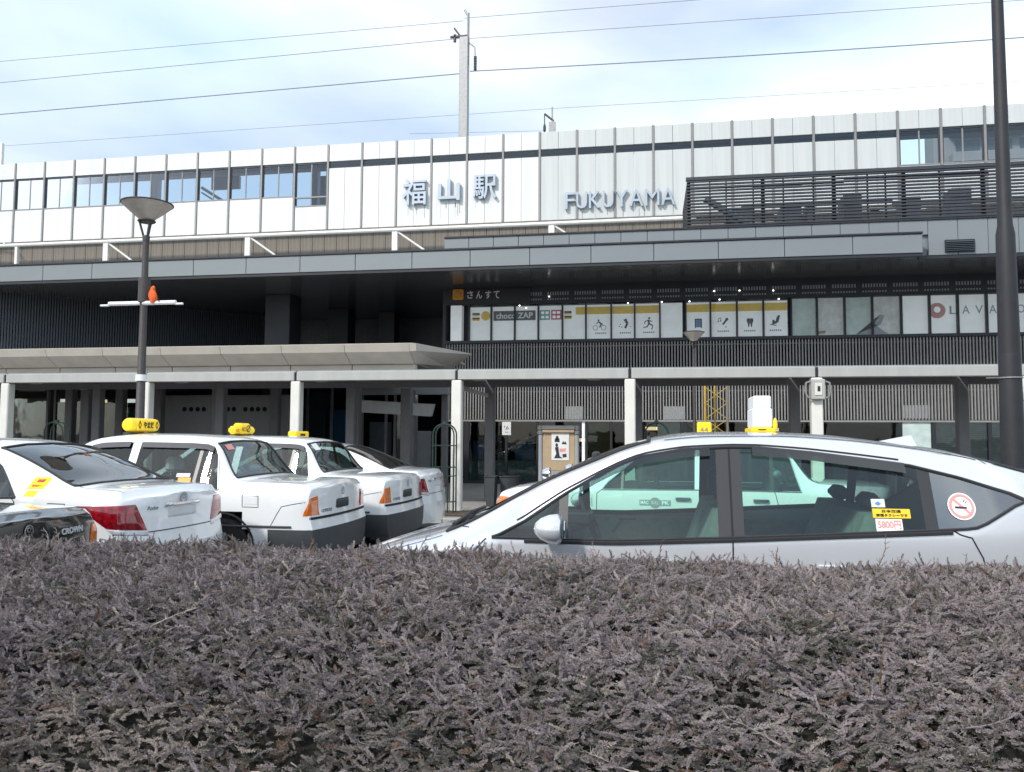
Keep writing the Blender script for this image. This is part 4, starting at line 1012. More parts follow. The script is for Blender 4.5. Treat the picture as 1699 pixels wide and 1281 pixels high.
def side_text(car,body,x,z,wd,ht,m,name,root,off=.007,bold=0.0):
    vs,fs=fit_text(body,wd,ht,.002,bold);mb=MB();mb.add([car.side(x-v.x,z+v.y,off+v.z) for v in vs],fs);return mb.build(name,m,root,local=True)
def ribbon(pts,nrm,w_,m,name,root):
    """thin dark joint lying on the skin"""
    mb=MB();vs=[];n=len(pts)
    for i in range(n):
        d=(pts[min(i+1,n-1)]-pts[max(i-1,0)]).normalized();t=d.cross(nrm[i]).normalized()*w_/2
        p=pts[i]+nrm[i]*.0022;vs+=[p-t,p+t]
    mb.add(vs,[(2*i,2*i+1,2*i+3,2*i+2) for i in range(n-1)]);return mb.build(name,m,root,local=True)
def joint(car,path,root,sgns=(1,-1),w_=.007,m='gap',name='panel_gap'):
    """path of (x, row) points on the side skin"""
    fine=[]
    for (a,b) in zip(path[:-1],path[1:]):
        for k in range(8):t=k/8;fine.append((a[0]*(1-t)+b[0]*t,a[1]*(1-t)+b[1]*t))
    fine.append(path[-1])
    for sg in sgns:
        pts=[];ns=[]
        for x,v in fine:
            p=car.P(x,v);n=car.N(x,v);pts.append(Vector((p.x,p.y*sg,p.z)));ns.append(Vector((n.x,n.y*sg,n.z)))
        ribbon(pts,ns,w_,m,name,root)

def make_car(sp,root,paint,glassm,dlo_trim='pillar_black',seat='seat_fabric'):
    car=Car(sp);xs=car.xs;R=car.rows;n=len(xs)
    groups={}
    def put(key,pts):
        # drop repeated points
        q=[]
        for p in pts:
            if not q or (Vector(p)-Vector(q[-1])).length>1e-5:q.append(tuple(p))
        if len(q)>1 and (Vector(q[0])-Vector(q[-1])).length<1e-5:q.pop()
        if len(q)<3:return
        g=groups.setdefault(key,{'v':{},'vl':[],'f':[]});f=[]
        for p in q:
            k=tuple(round(c,5) for c in p)
            if k not in g['v']:g['v'][k]=len(g['vl']);g['vl'].append(p)
            f.append(g['v'][k])
        if len(set(f))>=3:g['f'].append(tuple(f))
    ws0,ws1=sp['ws'];rw0,rw1=sp['rw'];d0,d1=sp['dlo']
    wheels=sp['wheels'];wr=sp['wr']
    for i in range(n-1):
        xm=(xs[i]+xs[i+1])/2
        for j in range(11):
            a,b,c,d=R[i][j],R[i+1][j],R[i+1][j+1],R[i][j+1];zm=(a[2]+b[2]+c[2]+d[2])/4
            if 1<=j<=4 and any((xm-wx)**2+(zm-wr)**2<(wr+.055)**2 for wx in wheels):continue
            key='body'
            if j==6 and d0<xm<d1:
                key='glassL'
                for k,(p0,p1) in enumerate(sp['pillars']):
                    if p0<xm<p1:key='pillar%d'%k
            elif j in(9,10) and ws0<xm<ws1:key='windshield'
            elif j in(9,10) and rw0<xm<rw1:key='rear_window'
            elif j<3 and xm<sp['x0']+.42:key='rear_bumper'
            elif j<3 and xm>sp['x1']-.42:key='front_bumper'
            elif j==0:key='floor_pan'
            if key=='glassL':
                k=sum(1 for p0,p1 in sp['pillars'] if xm>p1);key='glass%d'%k
            put(key+('|L' if key[:5] in('glass','pilla') else ''),(a,b,c,d));mir=lambda p:(p[0],-p[1],p[2])
            put(key+('|R' if key[:5] in('glass','pilla') else ''),(mir(d),mir(c),mir(b),mir(a)))
    for end in('rear','front'):
        G=car.cap(end)
        for j in range(10):
            for k in range(16):
                q=(G[j][k],G[j][k+1],G[j+1][k+1],G[j+1][k])
                key=('rear_bumper' if end=='rear' else 'front_bumper') if j<2 else 'body'
                put(key,[tuple(p) for p in q])
    names={'body':('body',paint),'rear_bumper':('bumper',sp['bumper']),'front_bumper':('bumper',sp['bumper']),'floor_pan':('floor_pan','rubber'),'windshield':('windshield',sp.get('wsg',glassm)),'rear_window':('rear_window',sp.get('rwg',glassm)),'pillar':('pillar',sp.get('pillar_mat','pillar_black'))}
    parts={}
    for key,g in groups.items():
        mb=MB();mb.v=[tuple(p) for p in g['vl']];mb.f=g['f'];mb.m=[0]*len(g['f'])
        if key.startswith('glass'):o=mb.build('side_window',glassm,root,smooth=True,local=True)
        else:
            nm,mm=names['pillar' if key.startswith('pillar') else key];mm='pillar_black' if key[:7] in('pillar0','pillar2') else mm;o=mb.build(nm,mm,root,smooth=True,local=True,ang=38)
        parts[key]=o
    # window surround
    X=[x for x in xs if d0-1e-6<=x<=d1+1e-6]
    for sg in(1,-1):
        for row in(6,7):
            pts=[];ns=[]
            for x in X:
                p=car.P(x,row);nn=car.N(x,row-.3 if row==6 else row+.3);pts.append(Vector((p.x,p.y*sg,p.z)));ns.append(Vector((nn.x,nn.y*sg,nn.z)))
            mb=MB();mb.tube([p+q*.002 for p,q in zip(pts,ns)],.0085,6);mb.build('window_trim',dlo_trim,root,smooth=True,local=True)
    for key,(a0,a1) in (('windshield',(ws0,ws1)),('rear_window',(rw0,rw1))):
        X=[x for x in xs if a0-.02<=x<=a1+.02]
        pts=[car.P(x,9) for x in X]
        e0=[car.P(X[0],9+k*.25) for k in range(9)];e1=[car.P(X[-1],9+k*.25) for k in range(9)]
        loop=list(reversed(e0))+pts+e1
        mb=MB();mb.tube(loop,.013,6);mb.tube([Vector((p.x,-p.y,p.z)) for p in loop],.013,6)
        mb.build('glass_seal','rubber',parts[key],smooth=True,local=True)
    # wheels
    for wx in wheels:
        for sg in(1,-1):
            w_=MB();yo=sp['W']-.10
            w_.lathe((wx,sg*yo,wr),[(wr*.62,-.095),(wr*.93,-.10),(wr,-.075),(wr*1.0,.075),(wr*.93,.10),(wr*.62,.095)],28,axis='y');t=w_.build('wheel','tyre',root,smooth=True,local=True)
            r_=MB();r_.lathe((wx,sg*(yo+.075),wr),[(wr*.64,0),(wr*.6,sg*.012),(wr*.2,sg*.02),(wr*.05,sg*.03)],24,axis='y');r_.build('rim','rim',t,smooth=True,local=True)
            h_=MB()
            for k in range(7):
                ang=2*math.pi*k/7;h_.tube([(wx+wr*.28*math.cos(ang),sg*(yo+.092),wr+wr*.28*math.sin(ang)),(wx+wr*.55*math.cos(ang),sg*(yo+.085),wr+wr*.55*math.sin(ang))],.022,5)
            h_.build('spoke','rim',t,local=True)
            a_=MB();pts=[(wx+(wr+.06)*math.cos(t_),sg*(sp['W']-.008),wr+(wr+.06)*math.sin(t_)) for t_ in [rad(-25+230*k/24) for k in range(25)]];a_.tube(pts,.012,6);a_.build('wheel_arch','gap',root,smooth=True,local=True)
            i_=MB();i_.lathe((wx,sg*(sp['W']-.26),wr),[(wr+.07,-.01),(wr+.07,.01)],20,axis='y');i_.build('arch_liner','rubber',root,local=True)
    # cabin: tub, dash, seats, wheel
    zc=sp['cab'];c0,c1=sp['cabx']
    t_=MB();t_.bbox(c0,c1,-sp['W']+.10,sp['W']-.10,.30,.40,b=.02)
    for sg in(1,-1):t_.box(c0,c1,sg*(sp['W']-.13)-.015,sg*(sp['W']-.13)+.015,.40,zc-.05)
    t_.box(c0-.02,c0+.25,-sp['W']+.16,sp['W']-.16,.40,zc-.03);t_.build('cabin_tub',sp.get('tub','interior'),root,local=True)
    dsh=MB();n_=9;prof=[(c1-.05,.45),(c1+.02,zc-.10),(c1+.10,zc-.03),(c1-.12,zc+.015),(c1-.34,zc-.0),(c1-.40,zc-.08),(c1-.34,.5)]
    dsh.prism(prof,(0,-sp['W']+.15,0),XA,ZA,(0,2*sp['W']-.30,0));dsh.build('dashboard','interior',root,local=True)
    wh=MB();cx,cy,cz=c1-.52,-.34,zc-.04;pts=[(cx+.07*math.sin(t),cy+.18*math.cos(t),cz+.17*math.sin(t)) for t in [2*math.pi*k/20 for k in range(21)]];wh.tube(pts,.014,6,cap=False)
    for t in(0,math.pi,-math.pi/2):wh.tube([(cx,cy,cz),(cx+.07*math.sin(t),cy+.18*math.cos(t),cz+.17*math.sin(t))],.012,5)
    wh.tube([(cx,cy,cz),(cx+.3,cy,cz-.15)],.03,6);wh.build('steering_wheel','rubber',root,smooth=True,local=True)
    def seat_(x,y,w2,nm='seat'):
        s_=MB();s_.bbox(x,x+.5,y-w2,y+w2,.40,.58,b=.05)
        bk=[(x+.02,.55),(x+.16,.55),(x-.02,zc+.12),(x-.14,zc+.12)];s_.prism(bk,(0,y-w2,0),XA,ZA,(0,2*w2,0));o=s_.build(nm,seat,root,local=True)
        return o
    for y in(.36,-.36):
        s_=seat_(c1-1.25,y,.25);h=MB();xh=c1-1.25-.10;h.bbox(xh-.06,xh+.05,y-.13,y+.13,zc+.15,zc+.33,b=.04);h.tube([(xh,y-.06,zc+.05),(xh,y-.06,zc+.18)],.008,5);h.tube([(xh,y+.06,zc+.05),(xh,y+.06,zc+.18)],.008,5);h.build('headrest',sp.get('headrest','seat_cover'),s_,local=True)
    s_=seat_(c0+.42,0,.62,'rear_seat')
    for y in(.36,-.36):
        h=MB();xh=c0+.32;h.bbox(xh-.05,xh+.05,y-.12,y+.12,zc+.13,zc+.22,b=.035);h.build('headrest',sp.get('headrest','seat_cover'),s_,local=True)
    return car,parts
def place(root,X,Y,z,th):
    root.location=(X,Y,z);root.rotation_euler=(0,0,math.atan2(math.sin(rad(th)),-math.cos(rad(th))))

# --- hatchback (silver taxi nearest the hedge)
HAT=dict(L=4.46,W=.8725,x0=.10,x1=4.34,zs=.20,bulr=.10,bulf=.12,
 zc=[(.10,1.16),(.16,1.235),(.22,1.262),(.38,1.307),(.49,1.345),(.65,1.394),(.91,1.431),(1.12,1.458),(1.29,1.478),(1.61,1.492),(1.95,1.49),(2.2,1.466),(2.45,1.40),(2.8,1.255),(3.1,1.105),(3.35,.975),(3.5,.912),(3.75,.842),(4.0,.765),(4.2,.685),(4.34,.60)],
 z7=[(.10,1.10),(.18,1.205),(.30,1.25),(.49,1.30),(.65,1.343),(.91,1.39),(1.29,1.435),(1.61,1.452),(1.95,1.448),(2.2,1.428),(2.41,1.372),(2.54,1.315),(2.84,1.19),(3.02,1.092),(3.19,.992),(3.35,.915),(3.6,.835),(3.9,.75),(4.2,.645),(4.34,.565)],
 y7=[(.10,.60),(.49,.64),(1.0,.66),(1.9,.665),(2.4,.68),(2.9,.725),(3.2,.76),(3.5,.745),(3.9,.70),(4.2,.62),(4.34,.55)],
 wb=[(.10,.70),(.25,.77),(.5,.815),(.9,.845),(1.5,.862),(2.5,.865),(3.2,.855),(3.6,.845),(4.0,.80),(4.2,.73),(4.34,.64)],
 zb=[(.10,.98),(.30,1.06),(.44,1.146),(.48,1.135),(.57,1.075),(.66,1.018),(.70,1.008),(.8,1.0),(1.86,.936),(2.46,.905),(3.13,.905),(3.35,.85),(3.6,.77),(4.34,.50)],
 zt=[(.10,.98),(.30,1.06),(.44,1.146),(.49,1.176),(.71,1.251),(.95,1.312),(1.15,1.338),(1.44,1.375),(1.71,1.40),(1.85,1.402),(2.1,1.387),(2.33,1.346),(2.45,1.30),(2.56,1.244),(2.75,1.134),(2.96,.989),(3.09,.92),(3.13,.906),(3.35,.85),(4.34,.50)],
 cuts=[.44,.86,.92,1.80,1.93,2.72,2.77,3.13,2.30,3.42,.36,.30],dlo=(.44,3.13),pillars=[(.86,.92),(1.80,1.93),(2.72,2.77)],ws=(2.30,3.42),rw=(.16,.52),wheels=(.86,3.56),wr=.315,
 rear=lambda z:(.0 if z>.9 else -.04*(1-abs(z-.6)/.4)),front=lambda z:(-.05 if z<.3 else 0),bumper='paint_silver',cab=.93,cabx=(.75,3.20),rwg='glass_dark',headrest='interior',tub='seat_grey')
hat=thing('silver_taxi','silver hatchback taxi with smoked window visors parked right behind the hedge','taxi')
hc,hp=make_car(HAT,hat,'paint_silver','glass_green',seat='seat_grey')
for k_ in('glass0|L','glass0|R'):
    hp[k_].data.materials.clear();hp[k_].data.materials.append(M['glass_quarter'])
place(hat,2.28,5.163,0,0)
joint(hc,[(1.86,7),(1.86,6)],hat,w_=.010);joint(hc,[(1.86,6),(1.86,4.6),(1.88,3),(1.90,1.3)],hat);joint(hc,[(.80,6),(.76,5.4),(.66,4.6),(.62,4)],hat)
joint(hc,[(3.16,6.2),(3.22,5),(3.24,3),(3.2,1.3)],hat)
joint(hc,[(3.34,9),(3.28,8)],hat);joint(hc,[(.60,11),(.58,9),(.56,8.1)],hat);joint(hc,[(.34,9),(.32,8.1)],hat)
joint(hc,[(3.44,8.4),(3.9,8.4),(4.25,8.4)],hat)
side_plate(hc,.28,.42,.80,.93,'paint_silver','fuel_door',hat,off=.002)
joint(hc,[(.27,4.9),(.27,4.2),(.44,4.2),(.44,4.9),(.27,4.95)],hat,sgns=(1,),w_=.006)
joint(hc,[(.6,8.55),(1.0,8.55),(1.6,8.55),(2.2,8.55)],hat,w_=.012,name='roof_moulding')
joint(hc,[(1.0,7.28),(1.4,7.28),(1.9,7.28),(2.3,7.28),(2.7,7.25),(3.0,7.2)],hat,w_=.010,name='door_frame_gap')
# thick black sill line under the windows and rear pillar trim
for sg in(1,-1):
    pts=[hc.P(x,5.72) for x in np.linspace(.80,2.95,30)];mb=MB();mb.tube([Vector((p.x,(p.y+.004)*sg,p.z)) for p in pts],.012,6);mb.build('waist_moulding','pillar_black',hat,smooth=True,local=True)
    # smoked visors along the window tops
    for (a,b) in((.98,1.74),(1.96,2.66)):
        mb=MB();vs=[];xs_=np.linspace(a,b,16)
        for x in xs_:
            v0=7.0;z=hc.P(x,7).z;dz=.05
            p=hc.P(x,7.08)+hc.N(x,6.6)*.012;v1=hc.vz(x,z-dz,6,7);q=hc.P(x,max(v1,6.05))+hc.N(x,6.6)*.026
            vs+=[Vector((p.x,p.y*sg,p.z)),Vector((q.x,q.y*sg,q.z))]
        mb.add(vs,[(2*i,2*i+1,2*i+3,2*i+2) for i in range(15)]);mb.build('window_visor','glass_smoke',hat,smooth=True,local=True)
    # mirror
    mb=MB();c=hc.side(2.80,.955,.02,sg);n=18;rings=[(-.088,.098,.064),(-.06,.110,.076),(.0,.106,.070),(.055,.085,.054),(.09,.052,.034),(.105,.016,.01)]
    vs=[];fs=[]
    for (dx,ry,rz) in rings:
        for k in range(n):t=2*math.pi*k/n;vs.append((c.x+dx*.75+.0,c.y+sg*(.13+ry*math.cos(t)),c.z+.01+rz*math.sin(t)*1.05))
    for i in range(len(rings)-1):
        for k in range(n):fs.append((i*n+k,i*n+(k+1)%n,(i+1)*n+(k+1)%n,(i+1)*n+k))
    fs+=[tuple(range(n)),tuple((len(rings)-1)*n+k for k in range(n))]
    mb.add(vs,fs);mo=mb.build('side_mirror','paint_silver',hat,smooth=True,local=True,ang=60)
    mb=MB();mb.tube([(c.x,c.y-sg*.03,c.z-.04),(c.x-.01,c.y+sg*.06,c.z-.03)],.028,8);mb.build('mirror_stalk','pillar_black',mo,smooth=True,local=True)
    mb=MB();mb.lathe((c.x-.085,c.y+sg*.13,c.z+.01),[(.05,-.002),(.05,.002)],16,axis='x');mb.build('mirror_glass','chrome',mo,local=True)
    # door handles
    for x in(1.35,2.25):
        p=hc.side(x,.80,.018,sg);mb=MB();mb.bbox(p.x-.10,p.x+.10,min(p.y,p.y+sg*.02),max(p.y,p.y+sg*.02),p.z-.018,p.z+.018,b=.007);mb.build('door_handle','paint_silver',hat,local=True)
# no-smoking sticker on the quarter glass
def sticker_disc(car,x,z,r_,polys,m,name,root,off):
    mb=MB()
    for pl_ in polys:
        n=len(pl_);mb.add([car.side(x-u*r_,z+v*r_,off) for u,v in pl_],[tuple(range(n))])
    return mb.build(name,m,root,local=True)
sx_,sz_=.735,1.112
ns_=sticker_disc(hc,sx_,sz_,.066,[disc(0,0,1,28)],'ink_white','no_smoking_sticker',hat,.004)
sticker_disc(hc,sx_,sz_,.066,ring(0,0,.80,.10,28),'ink_pink','sticker_ring',ns_,.0055);sticker_disc(hc,sx_,sz_,.066,[seg(-.58,.58,.58,-.58,.09)],'ink_pink','sticker_bar',ns_,.0062)
sticker_disc(hc,sx_,sz_,.066,[seg(-.5,-.08,.35,-.12,.07),seg(.15,.3,.3,.5,.025),seg(.3,.2,.42,.42,.025)],'ink_black','sticker_cigarette',ns_,.0070)
o=side_plate(hc,.985,1.165,.995+.055,1.045+.055-.005,'ink_yellow_glow','window_label',hat,off=.004);
side_text(hc,'日本交通',1.075,1.083,.09,.014,'ink_black','label_text',o,.006)
side_text(hc,'禁煙タクシーです',1.075,1.063,.15,.014,'ink_black','label_text',o,.006)
o=side_plate(hc,1.03,1.155,.965+.02,1.035+.01,'film_white_glow','price_label',hat,off=.0035)
side_text(hc,'5800円',1.093,1.018,.11,.042,'ink_pink','label_text',o,.006,bold=.02)
o=side_plate(hc,1.10,1.165,1.102,1.142,'seat_cover','small_label',hat,off=.0035);side_text(hc,'◆',1.135,1.12,.03,.02,'ink_blue','label_text',o,.006)
# roof sign
mb=MB();mb.bbox(1.545,1.685,-.09,.24,1.485,1.513,b=.006);sg_=mb.build('roof_sign','sign_yellow',hat,local=True)
mb=MB();mb.bbox(1.560,1.672,-.06,.22,1.513,1.63,b=.008);mb.bbox(1.565,1.667,-.055,.215,1.628,1.705,b=.008);mb.build('sign_box','sign_white',sg_,local=True)
mb=MB();mb.lathe((1.545,.22,1.51),[(.012,0),(.014,.02),(.010,.05),(.003,.062)],10);mb.build('sign_lamp','sign_yellow',sg_,smooth=True,local=True)
mb=MB();mb.box(1.60,1.645,.2405,.244,1.500,1.506);mb.build('sign_slot','ink_black',sg_,local=True)
# shark fin, rear spoiler, rear wiper, front wipers, cowl
mb=MB();mb.add([(.70,-.03,1.405),(.70,.03,1.405),(.92,0,1.435),(.73,-.006,1.475),(.73,.006,1.475)],[(0,1,4,3),(1,2,4),(0,3,2),(2,3,4)]);mb.build('shark_fin','paint_silver',hat,smooth=True,local=True)
mb=MB();mb.bbox(.16,.46,-.50,.50,1.303,1.318,b=.006);mb.v=[(a,b,c-(.46-a)*.17) for a,b,c in mb.v];mb.build('spoiler','pillar_black',hat,local=True)
mb=MB();mb.tube([(3.46,-.55,.945),(3.42,.05,.965)],.012,6);mb.tube([(3.44,0,.955),(3.40,.62,.945)],.012,6);mb.build('wiper','rubber',hat,local=True)
for sg in(1,-1):
    patch(hc,[(sg*.78,.53),(sg*.42,.54),(sg*.46,.64),(sg*.95,.67)],.01,'lamp_clear','headlamp',hat,end='front')
    patch(hc,[(sg*.72,.80),(sg*.50,.80),(sg*.46,1.0),(sg*.66,1.06)],.01,'lamp_red','tail_lamp',hat)
patch(hc,[(-.26,.40),(.26,.40),(.26,.54),(-.26,.54)],.012,'plate','number_plate',hat)
# taxi meter and stand on the dash
mb=MB();mb.bbox(2.63,2.80,.12,.34,.93,1.0,b=.01);mb.tube([(2.50,.42,.90),(2.44,.42,.975)],.010,6);mb.bbox(2.36,2.46,.405,.435,.972,.992,b=.006);mb.build('fare_meter','pillar_black',hat,local=True)
mb=MB();mb.tube([(2.95,-.1,.94),(2.86,-.1,1.06)],.03,6);mb.bbox(2.6,2.64,-.1,.12,1.30,1.36,b=.01);mb.build('cabin_mirror','interior',hat,local=True)

# --- boxy sedan
def stretch(t,dz=0):return t
BOX=dict(L=4.695,W=.8475,x0=.07,x1=4.62,zs=.22,bulr=.06,bulf=.07,
 zc=[(.07,.965),(.12,1.0),(.3,1.012),(.7,1.025),(.90,1.035),(.94,1.06),(1.24,1.44),(1.30,1.475),(1.5,1.505),(1.9,1.523),(2.3,1.525),(2.6,1.51),(2.78,1.475),(2.86,1.44),(3.36,1.06),(3.42,1.025),(3.6,1.0),(4.0,.965),(4.4,.915),(4.56,.87),(4.62,.80)],
 z7=[(.07,.93),(.12,.97),(.3,.985),(.85,1.0),(.94,1.03),(1.22,1.375),(1.30,1.42),(1.5,1.447),(1.9,1.462),(2.3,1.462),(2.6,1.447),(2.78,1.415),(2.86,1.38),(3.32,1.04),(3.42,.995),(3.6,.965),(4.0,.93),(4.4,.885),(4.56,.84),(4.62,.76)],
 y7=[(.07,.735),(.5,.76),(.9,.745),(1.25,.615),(1.6,.60),(2.4,.60),(2.85,.625),(3.35,.735),(3.6,.76),(4.3,.75),(4.56,.72),(4.62,.69)],
 wb=[(.07,.79),(.14,.825),(.4,.838),(1.0,.842),(2.4,.842),(3.6,.838),(4.3,.83),(4.55,.80),(4.62,.76)],
 zb=[(.07,.86),(.4,.90),(1.0,.925),(2.2,.925),(3.4,.905),(4.2,.86),(4.62,.70)],
 zt=[(.07,.86),(.4,.90),(1.0,.925),(1.07,.926),(1.10,.99),(1.16,1.26),(1.22,1.36),(1.30,1.398),(1.5,1.41),(2.3,1.42),(2.6,1.408),(2.80,1.36),(3.24,.99),(3.30,.908),(3.4,.905),(4.2,.86),(4.62,.70)],
 cuts=[1.07,1.36,1.40,2.13,2.23,3.05,3.08,3.30,.94,1.24,2.86,3.36],dlo=(1.07,3.30),pillars=[(1.36,1.40),(2.13,2.23),(3.05,3.08)],ws=(2.86,3.36),rw=(.94,1.24),wheels=(1.02,3.80),wr=.31,
 rear=lambda z:(-.05 if z<.60 else (-.05*(1-(z-.60)/.06) if z<.66 else 0)),front=lambda z:(.05 if z<.55 else 0),bumper='bumper_dark',cab=.93,cabx=(.98,3.25),pillar_mat='paint_white')
def chrome_trim(car,root):
    for sg in(1,-1):
        pts=[car.P(x,7.25) for x in np.linspace(1.12,3.2,40)];mb=MB();mb.tube([Vector((p.x,(p.y+.006)*sg,p.z)) for p in pts],.010,5);mb.build('rain_gutter','chrome',root,smooth=True,local=True)
def box_sedan(root,paint,bump,num=None,pm=None):
    sp=dict(BOX);sp['bumper']=bump;sp['pillar_mat']=paint
    car,parts=make_car(sp,root,paint,'glass_taxi',dlo_trim='chrome')
    joint(car,[(2.18,6),(2.18,4.5),(2.18,1.4)],root);joint(car,[(1.36,6),(1.34,5),(1.30,4),(1.32,2.4)],root);joint(car,[(3.30,6.1),(3.36,5),(3.38,1.4)],root)
    joint(car,[(.10,9),(.5,9),(.90,9)],root);joint(car,[(3.44,9),(4.0,9),(4.58,9)],root)
    joint(car,[(.10,4.9),(.35,4.4),(.48,3.1)],root,w_=.006)
    side_plate(car,.62,.78,.78,.90,paint,'fuel_door',root,off=.003)
    joint(car,[(.61,5.0),(.61,4.3),(.79,4.3),(.79,5.0),(.61,5.02)],root,sgns=(1,),w_=.006)
    for sg in(1,-1):
        for x in(1.50,2.36):
            p=car.side(x,.82,.012,sg);mb=MB();mb.bbox(p.x-.085,p.x+.085,min(p.y,p.y+sg*.016),max(p.y,p.y+sg*.016),p.z-.02,p.z+.02,b=.006);mb.build('door_handle','chrome',root,local=True)
        pts=[car.side(x,.55,.006,sg) for x in np.linspace(.25,4.45,40)];mb=MB();mb.tube(pts,.012,5);mb.build('side_moulding','bumper_dark' if paint!='paint_black' else 'chrome',root,smooth=True,local=True)
        # window visors
        for (a,b) in((1.24,2.11),(2.25,2.72)):
            mb=MB();vs=[]
            for x in np.linspace(a,b,12):
                z=car.P(x,7).z;p=car.P(x,7.05)+car.N(x,6.6)*.012;q=car.P(x,car.vz(x,z-.06,6,7))+car.N(x,6.6)*.026;vs+=[Vector((p.x,p.y*sg,p.z)),Vector((q.x,q.y*sg,q.z))]
            mb.add(vs,[(2*i,2*i+1,2*i+3,2*i+2) for i in range(11)]);mb.build('window_visor','visor',root,smooth=True,local=True)
        # fender mirrors
        c=car.P(4.02,8.3);mb=MB();mb.tube([(c.x,c.y*sg,c.z-.01),(c.x-.03,c.y*sg*1.0,c.z+.10)],.016,8);mo=mb.build('fender_mirror','pillar_black',root,smooth=True,local=True)
        mb=MB();mb.lathe((c.x-.03,c.y*sg,c.z+.145),[(.02,.06),(.055,.045),(.075,.0),(.078,-.04),(.07,-.045)],14,axis='x');mb.build('mirror_shell','chrome',mo,smooth=True,local=True)
        # front corner lamp and headlamp
        patch(car,[(sg*1.02,.66),(sg*.74,.66),(sg*.76,.80),(sg*.98,.79)],.012,'lamp_amber','corner_lamp',root,end='front')
        patch(car,[(sg*.73,.64),(sg*.38,.64),(sg*.38,.79),(sg*.74,.80)],.010,'lamp_clear','headlamp',root,end='front')
    patch(car,[(-.37,.64),(.37,.64),(.37,.80),(-.37,.80)],.008,'chrome','grille',root,end='front')
    # rear: lamps, plate recess, emblem
    tl=patch(car,[(-.86,.665),(-.60,.665),(-.63,.865),(-.78,.845)],.012,'lamp_amber','tail_lamp',root)
    patch(car,[(.72 if paint=='paint_black' else .60,.665),(.88,.665),(.80,.845),(.74 if paint=='paint_black' else .63,.865)],.012,'lamp_amber' if paint=='paint_black' else 'lamp_red','tail_lamp',root)
    patch(car,[(-.22,.70),(.22,.70),(.20,.81),(-.20,.81)],.004,'bumper_dark','plate_recess',root)
    o=patch(car,[(-.17,.70),(.17,.70),(.17,.775),(-.17,.775)],.014,'plate' if paint!='paint_white' else 'interior','number_plate',root)
    em=MB()
    for pl_ in ring(0,0,.038,.006,18)+ring(0,.008,.016,.004,12)+[seg(-.028,.02,.028,.02,.004)]:
        em.add([car.wrap(u,.885+v,.006) for u,v in pl_],[tuple(range(len(pl_)))])
    em.build('emblem','chrome' if paint=='paint_black' else 'ink_grey',root,local=True)
    mb=MB();mb.add([p for a in np.linspace(-.8,.8,24) for p in (car.wrap(a,.622,.006),car.wrap(a,.648,.006))],[(2*i,2*i+1,2*i+3,2*i+2) for i in range(23)]);mb.build('bumper_gap','gap',root,local=True)
    # parcel shelf things in the rear window
    mb=MB();mb.bbox(.98,1.20,-.55,.55,.96,1.0,b=.01);mb.build('parcel_shelf','interior',root,local=True)
    mb=MB();mb.bbox(1.0,1.12,-.25,-.02,1.0,1.05,b=.015);mb.build('tissue_box','seat_cover',root,local=True)
    mb=MB();mb.bbox(1.0,1.10,.15,.30,1.0,1.06,b=.01);mb.build('red_box','ink_red',root,local=True)
    return car
